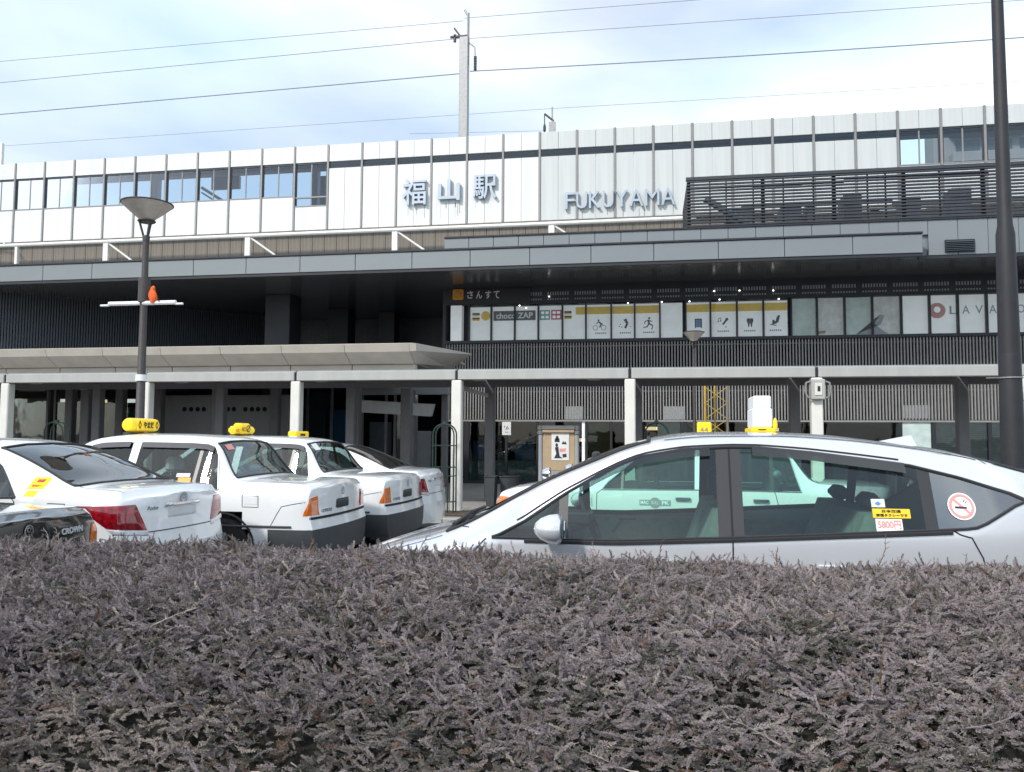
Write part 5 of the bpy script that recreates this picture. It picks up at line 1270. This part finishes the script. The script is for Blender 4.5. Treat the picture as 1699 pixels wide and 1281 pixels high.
def sign_bar(root,xc,style,z):
    """roof sign across the car"""
    if style=='drum':
        mb=MB();mb.lathe((xc,-.32,z+.115),[(.03,.05),(.068,.058),(.080,.08),(.082,.13),(.082,.51),(.080,.56),(.068,.582),(.03,.59)],24,axis='y');o=mb.build('roof_sign','sign_yellow',root,smooth=True,local=True)
        mb=MB();mb.bbox(xc-.05,xc+.05,-.28,.28,z-.01,z+.03,b=.01);mb.build('sign_foot','pillar_black',o,local=True)
        mb=MB();mb.bbox(xc-.098,xc-.06,-.20,.20,z+.05,z+.18,b=.012);mb.build('sign_face','sign_yellow',o,local=True)
        vs,fs=fit_text('やまだ',.19,.08,.002,.03);mb=MB();mb.add([(xc-.1005-v.z,-v.x,z+.115+v.y) for v in vs],fs);mb.build('sign_text','ink_black',o,local=True)
        for s_ in(-1,1):
            mb=MB()
            for (r1,m) in((.05,0),):
                for k in range(4):
                    c=s_*.165;p=[(0,.055),(.045,0),(0,-.055),(-.045,0)];q=[(u*.5,v*.5) for u,v in p];a,b=p[k],p[(k+1)%4];c2,d2=q[(k+1)%4],q[k]
                    mb.add([(xc-.0995,c+u*.7,z+.115+v) for u,v in(a,b,c2,d2)],[(0,1,2,3)])
            mb.build('sign_diamond','ink_black',o,local=True)
    elif style=='step':
        mb=MB();mb.bbox(xc-.06,xc+.06,-.30,.30,z+.03,z+.145,b=.04);mb.bbox(xc-.07,xc+.07,-.14,.14,z+.032,z+.19,b=.03);o=mb.build('roof_sign','sign_yellow',root,local=True)
        mb=MB();mb.bbox(xc-.045,xc+.045,-.22,.22,z-.01,z+.035,b=.01);mb.build('sign_foot','pillar_black',o,local=True)
        mb=MB()
        for pl_ in ring(-.06,.11,.045,.008,16)+[seg(-.10,.15,-.02,.07,.008)]:mb.add([(xc-.072,u,z+v) for u,v in pl_],[tuple(range(len(pl_)))])
        mb.build('sign_mark','ink_black',o,local=True)
        vs,fs=fit_text('NICO',.13,.06,.001,.02);mb=MB();mb.add([(xc-.0725,-v.x+.06,z+.10+v.y) for v in vs],fs);mb.build('sign_text','wood_warm',o,local=True)
        vs,fs=fit_text('60',.09,.05,.001,.02);mb=MB();mb.add([(xc-.0625,-v.x+.22,z+.085+v.y) for v in vs],fs);mb.build('sign_text','ink_orange',o,local=True)
    elif style=='box44':
        mb=MB();mb.bbox(xc-.085,xc+.085,-.28,.28,z+.025,z+.19,b=.012);o=mb.build('roof_sign','sign_yellow',root,local=True)
        mb=MB();mb.bbox(xc-.11,xc+.11,-.30,.30,z+.0,z+.028,b=.008);mb.build('sign_foot','sign_white',o,local=True)
        vs,fs=fit_text('44',.10,.06,.001,.02);mb=MB();mb.add([(xc-v.x,.2805+v.z,z+.095+v.y) for v in vs],fs);mb.build('sign_text','wood_warm',o,local=True)
    else:
        mb=MB();mb.bbox(xc-.08,xc+.08,-.25,.25,z+.02,z+.19,b=.02);o=mb.build('roof_sign','sign_yellow',root,local=True)
        mb=MB();mb.bbox(xc-.06,xc+.06,-.2,.2,z-.01,z+.022,b=.008);mb.build('sign_foot','sign_white',o,local=True)
        mb=MB();mb.lathe((xc+.30,0,z-.01),[(.16,0),(.15,.05),(.09,.10),(.02,.115)],18);mb.build('roof_dome','sign_white',o,smooth=True,local=True)
        mb=MB();mb.box(xc-.081,xc-.0805,-.1,.1,z+.06,z+.08);mb.box(xc-.081,xc-.0805,-.1,.1,z+.11,z+.15);mb.build('sign_mark','green_metal',o,local=True)
ZV=-.05
t2=thing('white_taxi','white boxy taxi with a yellow drum roof sign and amber rear lamp','taxi');c2=box_sedan(t2,'paint_white','bumper_dark')
t3=copy_tree(t2);t5=copy_tree(t2)
tag(t3,'white boxy taxi, middle of the row, with a stepped yellow roof sign','taxi');t3.name='white_taxi'
tag(t5,'white boxy taxi with fender mirrors standing behind the silver hatchback','taxi');t5.name='white_taxi'
place(t2,-3.45,8.72,ZV,0);place(t3,-3.28,10.66,ZV-.02,1);place(t5,2.80,10.1,ZV-.02,5)
sign_bar(t2,2.58,'drum',1.505);sign_bar(t3,2.52,'step',1.51);sign_bar(t5,2.13,'box44',1.525)
# stickers on the rear window of the first, cards in its side window
for (x0,x1,z0,z1,m) in((1.42,1.57,.945,1.045,'ink_orange'),(1.44,1.60,1.05,1.09,'seat_cover'),(1.62,1.72,.96,1.02,'film_green_glow'),(1.405,1.43,.945,1.0,'film_white_glow')):
    side_plate(c2,x0,x1,z0,z1,m,'window_card',t2,off=.003)
wrap_text(c2,'COMFORT',-.42,.70,.24,.035,'ink_grey','model_script',t2,.004)
wrap_text(c2,'COMFORT',-.42,.70,.24,.035,'ink_grey','model_script',t3,.004)
def glass_plate(car,x0,x1,y0,y1,m,name,root):
    mb=MB();vs=[]
    for (x,y) in((x0,y0),(x1,y0),(x1,y1),(x0,y1)):
        i=0;p9=car.P(x,9);p10=car.P(x,10);p11=car.P(x,11)
        yy=abs(y);z=(p11.z+(p10.z-p11.z)*yy/p10.y) if yy<p10.y else p10.z+(p9.z-p10.z)*(yy-p10.y)/max(p9.y-p10.y,.01)
        vs.append((x-.004,y,z+.006))
    mb.add(vs,[(0,1,2,3)]);return mb.build(name,m,root,local=True)
glass_plate(c2,1.16,1.21,.36,.50,'ink_pink','window_sticker',t2);glass_plate(c2,1.15,1.225,.34,.50,'ink_white','window_sticker',t3)
# round emblem on the front door of the taxi behind the hatchback
so_=side_plate(c2,2.50,2.86,.735,.80,'ink_grey','door_sign',t5,off=.004)
mb=MB();mb.add([c2.side(2.68-u,.768+v,.006) for u,v in disc(0,0,.062,24)],[tuple(range(24))]);mb.build('door_roundel','wall_grey',so_,local=True)
side_text(c2,'MAC',2.80,.768,.09,.04,'film_white_glow','door_text',so_,.006,.02);side_text(c2,'BULL',2.68,.768,.085,.04,'film_photo_glow','door_text',so_,.008,.02);side_text(c2,'PK',2.56,.768,.08,.04,'film_white_glow','door_text',so_,.006,.02)
# black boxy sedan, lower left corner
bk=thing('black_taxi','black boxy sedan tail at the lower left corner behind the hedge','car');cb=box_sedan(bk,'paint_black','paint_black')
place(bk,-4.12,4.80,-.085,-3)
wrap_text(cb,'CROWN',.47,.84,.26,.045,'plate','model_script',bk,.004,bold=.03)

# --- rounder sedan (left foreground and far end of the row)
RND=dict(L=4.41,W=.8475,x0=.08,x1=4.30,zs=.21,bulr=.10,bulf=.11,
 zc=[(.08,.98),(.13,1.035),(.3,1.045),(.52,1.055),(.58,1.07),(.9,1.21),(1.2,1.335),(1.42,1.405),(1.7,1.448),(2.1,1.465),(2.4,1.455),(2.6,1.42),(3.0,1.225),(3.32,1.045),(3.4,1.015),(3.7,.97),(4.0,.90),(4.2,.82),(4.30,.74)],
 z7=[(.08,.94),(.13,1.0),(.3,1.015),(.52,1.025),(.62,1.05),(.9,1.16),(1.2,1.275),(1.42,1.345),(1.7,1.39),(2.1,1.405),(2.4,1.395),(2.6,1.36),(3.0,1.18),(3.30,1.015),(3.4,.985),(3.7,.93),(4.0,.86),(4.2,.78),(4.30,.70)],
 y7=[(.08,.68),(.3,.70),(.55,.69),(1.0,.63),(1.4,.60),(2.0,.59),(2.6,.615),(3.2,.71),(3.5,.73),(4.0,.68),(4.30,.60)],
 wb=[(.08,.745),(.2,.80),(.5,.833),(1.0,.842),(2.5,.842),(3.5,.835),(4.0,.80),(4.2,.74),(4.30,.68)],
 zb=[(.08,.88),(.4,.95),(.9,.965),(2.2,.93),(3.3,.895),(4.0,.80),(4.30,.64)],
 zt=[(.08,.88),(.4,.95),(.98,.963),(1.10,1.06),(1.28,1.21),(1.42,1.29),(1.7,1.345),(2.1,1.362),(2.4,1.35),(2.6,1.31),(3.0,1.09),(3.28,.90),(3.3,.895),(4.0,.80),(4.30,.64)],
 cuts=[.98,1.14,1.17,1.98,2.08,2.86,2.89,3.28,.58,1.42,2.6,3.32],dlo=(.98,3.28),pillars=[(1.14,1.17),(1.98,2.08),(2.86,2.89)],ws=(2.60,3.32),rw=(.58,1.42),wheels=(.92,3.52),wr=.305,
 rear=lambda z:(-.05 if z<.55 else (-.05*(1-(z-.55)/.2) if z<.75 else 0)),front=lambda z:(.03 if z<.5 else 0),bumper='paint_white',cab=.95,cabx=(.95,3.2),rwg='glass_dark')
def round_sedan(root):
    car,parts=make_car(dict(RND),root,'paint_white','glass_taxi')
    joint(car,[(2.03,6),(2.03,4.5),(2.04,1.4)],root);joint(car,[(1.02,6),(.98,5.2),(1.05,4),(1.18,2.6)],root);joint(car,[(3.26,6.1),(3.3,5),(3.3,1.4)],root)
    joint(car,[(.12,9),(.3,9),(.56,9.1)],root);joint(car,[(.56,9.1),(.57,10),(.57,11)],root)
    joint(car,[(.50,5.2),(.50,4.5),(.66,4.5),(.66,5.2),(.50,5.25)],root,sgns=(1,),w_=.006)
    for sg in(1,-1):
        for x in(1.35,2.3):
            p=car.side(x,.84,.012,sg);mb=MB();mb.bbox(p.x-.09,p.x+.09,min(p.y,p.y+sg*.018),max(p.y,p.y+sg*.018),p.z-.018,p.z+.018,b=.007);mb.build('door_handle','paint_white',root,local=True)
        c=car.side(2.98,.98,.02,sg);mb=MB();mb.lathe((c.x,c.y+sg*.11,c.z),[(.02,-.08),(.06,-.06),(.07,0),(.055,.06),(.015,.085)],14,axis='x');mb.build('side_mirror','paint_white',root,smooth=True,local=True)
        patch(car,[(sg*.95,.64),(sg*.48,.64),(sg*.5,.77),(sg*1.0,.80)],.012,'lamp_clear','headlamp',root,end='front')
        q=[(-1.02,.90),(-.50,.71),(-.56,.90),(-1.08,.905)]
        tl=patch(car,[(sg*.84,.72),(sg*.47,.68),(sg*.58,.905),(sg*1.08,.905)],.012,'lamp_red','tail_lamp',root)
        patch(car,[(sg*.80,.672),(sg*.46,.635),(sg*.47,.677),(sg*.84,.717)],.012,'lamp_clear','reverse_lamp',tl)
    patch(car,[(-.26,.865),(.26,.865),(.24,.895),(-.24,.895)],.018,'chrome','plate_garnish',root)
    patch(car,[(-.22,.76),(.22,.76),(.22,.855),(-.22,.855)],.006,'plate','number_plate',root)
    em=MB()
    for pl_ in ring(0,0,.042,.007,18)+ring(0,.01,.018,.005,12)+[seg(-.03,.022,.03,.022,.005)]:
        em.add([car.wrap(u*1.15,.928+v,.010) for u,v in pl_],[tuple(range(len(pl_)))])
    em.build('emblem','ink_grey',root,local=True)
    wrap_text(car,'Axio',-.40,.865,.13,.035,'ink_grey','model_script',root,.004)
    mb=MB();mb.add([p for a in np.linspace(-.8,.8,24) for p in (car.wrap(a,.66,.004),car.wrap(a,.668,.004))],[(2*i,2*i+1,2*i+3,2*i+2) for i in range(23)]);mb.build('bumper_gap','gap',root,local=True)
    return car
t1=thing('white_taxi','white rounded sedan taxi with yellow pillar stickers and a large red tail lamp','taxi');c1=round_sedan(t1)
t4=copy_tree(t1);t4.name='white_taxi';tag(t4,'white sedan taxi at the far end of the row beside the green trellis','taxi')
place(t1,-4.22,6.72,-.04,2);place(t4,-3.45,12.75,ZV-.06,0)
sign_bar(t4,2.42,'plain',1.45)
k=side_plate(c1,.79,.93,1.03,1.125,'sign_yellow','pillar_sticker',t1,off=.004,shear=-.05);side_text(c1,'禁煙',.855,1.095,.06,.024,'ink_red','sticker_text',k,.006,.02);side_text(c1,'タクシー',.86,1.055,.08,.018,'ink_red','sticker_text',k,.006,.02)
k=side_plate(c1,.81,.91,.972,1.018,'sign_yellow','pillar_sticker',t1,off=.004,shear=-.05)
side_plate(c1,.66,.82,.835,.848,'sign_yellow','body_sticker',t1,off=.004)
# red and white safety beacon light strip on the roof of the far taxi is left plain
# ------------------------------------------------------------------ juniper hedge
def foliage_mat(name,c_a,c_b,c_tip):
    m=bpy.data.materials.new(name);m.use_nodes=True;n=m.node_tree;b=n.nodes['Principled BSDF'];b.inputs['Roughness'].default_value=.6;b.inputs['Specular IOR Level'].default_value=.4
    at_=n.nodes.new('ShaderNodeAttribute');at_.attribute_type='INSTANCER';at_.attribute_name='tint'
    lf=n.nodes.new('ShaderNodeAttribute');lf.attribute_name='tip'
    r=n.nodes.new('ShaderNodeValToRGB');e=r.color_ramp.elements
    e[0].position=0.0;e[0].color=c_a+(1,);e[1].position=1.0;e[1].color=c_b+(1,)
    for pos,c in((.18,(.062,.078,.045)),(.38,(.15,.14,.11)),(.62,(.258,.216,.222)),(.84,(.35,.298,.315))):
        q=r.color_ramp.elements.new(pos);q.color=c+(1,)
    mx=n.nodes.new('ShaderNodeMix');mx.data_type='RGBA';mx.inputs['B'].default_value=c_tip+(1,)
    ml=n.nodes.new('ShaderNodeMath');ml.operation='MULTIPLY';ml.inputs[1].default_value=.42
    n.links.new(at_.outputs['Fac'],r.inputs[0]);n.links.new(lf.outputs['Fac'],ml.inputs[0]);n.links.new(ml.outputs[0],mx.inputs['Factor']);n.links.new(r.outputs[0],mx.inputs['A']);n.links.new(mx.outputs['Result'],b.inputs['Base Color'])
    # a little light through the needles
    M[name]=m
foliage_mat('juniper',(.17,.085,.04),(.40,.34,.29),(.47,.42,.42))
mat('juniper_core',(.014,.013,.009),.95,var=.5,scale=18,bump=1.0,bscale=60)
mat('twig_grey',(.235,.195,.195),.8,var=.25,scale=30)
mat('twig_pale',(.42,.36,.32),.8,var=.25,scale=30)
mat('twig_brown',(.17,.11,.07),.85,var=.3,scale=30)
PROF=[(3.62,.05),(3.60,.45),(3.52,.80),(3.38,.925),(3.15,.955),(2.8,.948),(2.5,.905),(2.3,.82),(2.16,.68),(2.07,.48),(2.02,.25),(2.0,.0)]
_pl=np.array(PROF);_sg=np.r_[0,np.cumsum(np.hypot(*np.diff(_pl,axis=0).T))]
def nz2(x,y,s):
    return (math.sin(x*1.7*s+y*.6*s+1.3)*math.sin(y*1.9*s-x*.4*s+.4)+.6*math.sin(x*3.7*s-y*2.9*s+2.1)+.4*math.sin(x*7.3*s+y*5.1*s))/2
def hsurf(x,s):
    y=np.interp(s,_sg,_pl[:,0]);z=np.interp(s,_sg,_pl[:,1])
    k=.035*nz2(x,y*1.5+z,1.6)+.02*nz2(x+5,y*2+z*2,4.0)
    f=min(1,z/.5);return Vector((x,y-k*.5*f,z+k*f))
def hnorm(x,s):
    e=.02;a=hsurf(x+e,s)-hsurf(x-e,s);b=hsurf(x,min(s+e,_sg[-1]))-hsurf(x,max(s-e,0));n=a.cross(b);n.normalize()
    return n if (n.z>0 or n.y*(-1 if s>_sg[-1]/2 else 1)>0) and n.dot(Vector((0,-.3,1)))>-.95 else -n
hg=thing('juniper_hedge','broad low juniper hedge in purple-brown winter colour filling the foreground','hedge',(-.7,2.8,0))
HX0,HX1=-5.2,3.6
mb=MB();nx,ns=120,40;vs=[];fs=[]
for i in range(nx+1):
    x=HX0+(HX1-HX0)*i/nx
    for j in range(ns+1):
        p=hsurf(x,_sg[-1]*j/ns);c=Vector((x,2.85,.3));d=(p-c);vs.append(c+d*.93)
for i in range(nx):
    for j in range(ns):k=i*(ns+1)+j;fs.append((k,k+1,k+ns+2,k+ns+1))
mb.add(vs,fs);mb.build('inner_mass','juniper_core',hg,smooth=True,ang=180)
# sprig prototypes (not linked to the scene): stem with many short scaly branchlets
pc=bpy.data.collections.new('sprig_kinds')
def sprig(seed,ln,nb,bl,spread,droop):
    r=random.Random(seed);vs=[];fs=[];tip=[]
    def leaf(p,d,l,w_):
        d=d.normalized();a=d.cross(Vector((r.uniform(-1,1),r.uniform(-1,1),r.uniform(-1,1))));a=a.normalized();b=d.cross(a)
        o=len(vs)
        m=p+d*l*.45
        vs.extend([p-a*w_*.45,p+a*w_*.45,m+a*w_,p+d*l,m-a*w_,p-b*w_*.45,p+b*w_*.45,m+b*w_,m-b*w_]);tip.extend([0,0,.5,1,.5,0,0,.5,.5])
        fs.extend([(o,o+1,o+2,o+3,o+4),(o+5,o+6,o+7,o+3,o+8)])
    az=r.uniform(0,6.28);bend=Vector((math.cos(az),math.sin(az),0))*droop
    pos=lambda t:Vector((0,0,ln*t))+bend*ln*t*t-Vector((0,0,droop*.3*ln*t*t))
    N=10
    for i in range(N):
        a,b=pos(i/N),pos((i+1)/N);d=(b-a).normalized();e=d.cross(Vector((.3,.8,.1))).normalized();o=len(vs);w0=.0016*(1-i/N*.7)
        f=d.cross(e);pts=[a+e*w0,a-e*.5*w0+f*.87*w0,a-e*.5*w0-f*.87*w0,b+e*w0,b-e*.5*w0+f*.87*w0,b-e*.5*w0-f*.87*w0];vs.extend(pts);tip.extend([.2]*6)
        fs.extend([(o,o+1,o+4,o+3),(o+1,o+2,o+5,o+4),(o+2,o,o+3,o+5)])
    for i in range(nb):
        t=.12+.88*(i+r.random()*.6)/nb;p=pos(min(t,1));d=(pos(min(t+.03,1.03))-pos(t-.03)).normalized()
        ang=i*2.4+r.uniform(-.5,.5);e=d.cross(Vector((.3,.8,.1))).normalized();f=d.cross(e);s_=e*math.cos(ang)+f*math.sin(ang)
        dd=(d*(1-spread*(1-t*.5))+s_*spread).normalized();L_=bl*(1.1-.65*t)*r.uniform(.7,1.25)
        leaf(p,dd,L_,.0024)
        # side needles on each branchlet
        for k in range(2):
            q=p+dd*L_*(.22+.28*k);g=(dd*.8+(e*math.cos(ang*3+k*2.6)+f*math.sin(ang*3+k*2.6))*.65).normalized();leaf(q,g,L_*.5*(1-k*.2),.0021)
    me=bpy.data.meshes.new('sprig');me.from_pydata([tuple(v) for v in vs],[],fs);a=me.attributes.new('tip','FLOAT','POINT');a.data.foreach_set('value',tip);me.materials.append(M['juniper'])
    o=bpy.data.objects.new('sprig',me);pc.objects.link(o);return o
for i,(ln,nb,bl,spd,dr) in enumerate([(.075,20,.027,.50,.25),(.10,24,.029,.46,.40),(.06,18,.025,.58,.15),(.12,27,.029,.44,.5),(.085,22,.027,.52,-.1),(.14,30,.028,.42,.35)]):sprig(40+i,ln,nb,bl,spd,dr)
NK=6
rr=random.Random(11);rg=np.random.default_rng(11)
s_lo,s_hi=_sg[1]*.5,_sg[-1]
area=(HX1-HX0)*(s_hi-s_lo);count=int(area*8000)
def nzv(x,y,s):return (np.sin(x*1.7*s+y*.6*s+1.3)*np.sin(y*1.9*s-x*.4*s+.4)+.6*np.sin(x*3.7*s-y*2.9*s+2.1)+.4*np.sin(x*7.3*s+y*5.1*s))/2
def hsv(x,s):
    y=np.interp(s,_sg,_pl[:,0]);z=np.interp(s,_sg,_pl[:,1]);k=.035*nzv(x,y*1.5+z,1.6)+.02*nzv(x+5,y*2+z*2,4.0);f=np.minimum(1,z/.5)
    return np.stack([x,y-k*.5*f,z+k*f],1)
X=rg.uniform(HX0,HX1,count);S=rg.uniform(s_lo,s_hi,count);Pv=hsv(X,S);e=.02
n=np.cross(hsv(X+e,S)-hsv(X-e,S),hsv(X,np.minimum(S+e,_sg[-1]))-hsv(X,np.maximum(S-e,0)));n/=np.linalg.norm(n,axis=1)[:,None]
ctr=np.stack([X,np.full(count,2.8),np.full(count,.35)],1);n*=np.sign(((Pv-ctr)*n).sum(1))[:,None]
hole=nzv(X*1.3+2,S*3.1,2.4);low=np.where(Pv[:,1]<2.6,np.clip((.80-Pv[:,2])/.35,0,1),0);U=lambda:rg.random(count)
bare=(X>-1.75)&(X<-1.28)&(Pv[:,2]<.66)&(Pv[:,1]<2.3)
keep=(U()>=.08+.26*low+.42*(hole>.42))&~(bare&(U()<.35))
flow=rg.normal(0,.55,count)+.5*nzv(X*.9,S*1.1,.9)+np.where(U()<.5,0,np.pi)
t=np.stack([np.cos(flow),np.sin(flow)*.7,rg.normal(0,.22,count)],1);t-=n*(t*n).sum(1)[:,None];t/=np.linalg.norm(t,axis=1)[:,None]
d=n*rg.uniform(.12,.62,count)[:,None]+t*rg.uniform(.6,1.1,count)[:,None]+np.array([0,0,.08])
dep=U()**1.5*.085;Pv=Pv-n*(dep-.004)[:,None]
tint=.70+.13*rg.normal(0,1,count)+.13*nzv(X*1.1,S*2.3,1.2)-.52*low*U()-dep*2.4  # low and deep sprigs tinted darker: brown-olive tone plus painted shade
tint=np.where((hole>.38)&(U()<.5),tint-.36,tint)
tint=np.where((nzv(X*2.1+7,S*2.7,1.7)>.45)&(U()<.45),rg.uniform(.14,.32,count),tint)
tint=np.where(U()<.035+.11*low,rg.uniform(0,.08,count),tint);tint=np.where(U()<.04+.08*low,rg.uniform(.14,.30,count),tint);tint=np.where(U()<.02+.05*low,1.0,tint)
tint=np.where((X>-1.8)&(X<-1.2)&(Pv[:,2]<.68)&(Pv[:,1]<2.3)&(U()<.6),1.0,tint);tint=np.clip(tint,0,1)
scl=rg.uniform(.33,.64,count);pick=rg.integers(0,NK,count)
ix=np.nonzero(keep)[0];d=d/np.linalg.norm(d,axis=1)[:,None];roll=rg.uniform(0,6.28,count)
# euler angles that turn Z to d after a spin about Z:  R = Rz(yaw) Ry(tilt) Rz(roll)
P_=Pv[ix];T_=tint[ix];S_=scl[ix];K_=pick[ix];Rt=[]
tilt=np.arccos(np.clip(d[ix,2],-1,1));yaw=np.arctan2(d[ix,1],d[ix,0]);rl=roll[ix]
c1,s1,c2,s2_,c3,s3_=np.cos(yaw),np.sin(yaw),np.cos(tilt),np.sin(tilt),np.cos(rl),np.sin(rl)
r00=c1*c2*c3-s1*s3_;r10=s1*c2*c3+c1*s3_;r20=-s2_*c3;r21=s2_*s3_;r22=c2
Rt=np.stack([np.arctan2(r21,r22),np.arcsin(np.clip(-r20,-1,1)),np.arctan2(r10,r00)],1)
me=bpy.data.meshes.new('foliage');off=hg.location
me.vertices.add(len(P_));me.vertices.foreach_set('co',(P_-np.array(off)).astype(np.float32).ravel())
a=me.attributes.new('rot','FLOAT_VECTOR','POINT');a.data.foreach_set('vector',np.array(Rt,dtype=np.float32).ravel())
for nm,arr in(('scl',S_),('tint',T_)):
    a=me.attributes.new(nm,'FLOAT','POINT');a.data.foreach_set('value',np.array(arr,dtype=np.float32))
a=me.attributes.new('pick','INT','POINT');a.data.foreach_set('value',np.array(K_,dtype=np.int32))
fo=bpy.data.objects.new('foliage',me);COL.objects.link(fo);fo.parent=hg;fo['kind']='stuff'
ng=bpy.data.node_groups.new('scatter_sprigs','GeometryNodeTree')
ng.interface.new_socket('Geometry',in_out='INPUT',socket_type='NodeSocketGeometry');ng.interface.new_socket('Geometry',in_out='OUTPUT',socket_type='NodeSocketGeometry')
N_=ng.nodes;gi=N_.new('NodeGroupInput');go=N_.new('NodeGroupOutput');ip=N_.new('GeometryNodeInstanceOnPoints');ci=N_.new('GeometryNodeCollectionInfo')
ci.inputs['Collection'].default_value=pc;ci.inputs['Separate Children'].default_value=True;ci.inputs['Reset Children'].default_value=True
def named(n_,t_):
    q=N_.new('GeometryNodeInputNamedAttribute');q.data_type=t_;q.inputs['Name'].default_value=n_;return [o for o in q.outputs if o.enabled and o.name=='Attribute'][0]
eu=N_.new('FunctionNodeEulerToRotation');K=ng.links.new
K(gi.outputs[0],ip.inputs['Points']);K(ci.outputs[0],ip.inputs['Instance']);ip.inputs['Pick Instance'].default_value=True
K(named('pick','INT'),ip.inputs['Instance Index']);K(named('rot','FLOAT_VECTOR'),eu.inputs[0]);K(eu.outputs[0],ip.inputs['Rotation']);K(named('scl','FLOAT'),ip.inputs['Scale']);K(ip.outputs[0],go.inputs[0])
md=fo.modifiers.new('scatter','NODES');md.node_group=ng
# long shoots standing out of the top and bare twigs on the near side
def shoot(p,d,ln,m,name,r_=.0022,side=True,seed=0):
    r=random.Random(seed);curl=Vector((r.gauss(0,.10),r.gauss(0,.06),r.gauss(0,.12)));pts=[];q=Vector(p);d=Vector(d).normalized()
    for i in range(9):
        pts.append(q.copy());d=(d+curl+Vector((r.gauss(0,.13),r.gauss(0,.13),r.gauss(0,.12)))).normalized();q=q+d*ln/8
    mb=MB();mb.tube(pts,[r_*(1-.08*i) for i in range(9)],5)
    if side:
        for i in range(2,9):
            for k in range(2):
                e=(d+Vector((r.gauss(0,.8),r.gauss(0,.8),r.gauss(0,.7)))).normalized();l=ln*r.uniform(.07,.16);mb.tube([pts[i],pts[i]+e*l*.5,pts[i]+e*l+Vector((0,0,.004))],[r_*.55,r_*.42,r_*.15],4)
    return mb.build(name,m,hg,smooth=True)
for i in range(60):
    x=rr.uniform(-3.6,2.2);s=rr.uniform(_sg[2],_sg[5]);p=hsurf(x,s)-Vector((0,0,.02));shoot(p,(rr.gauss(0,.7),rr.gauss(0,.3),.75),rr.uniform(.08,.17),rr.choice(['twig_brown','twig_grey','twig_grey']) if 'twig_grey' in M else 'twig_brown','shoot',.0026,True,i)
for i in range(30):
    x=rr.uniform(-2.6,1.6);s=rr.uniform(_sg[5],_sg[9]);p=hsurf(x,s)+hnorm(x,s)*.02;g=hnorm(x,s);t=Vector((rr.choice((-1,1))*rr.uniform(.5,1),rr.uniform(-.3,.3),rr.gauss(0,.25)));shoot(p,t*.9+g*.12,rr.uniform(.10,.24),rr.choice(['twig_pale','twig_grey','twig_brown']),'twig',.0019,True,200+i)
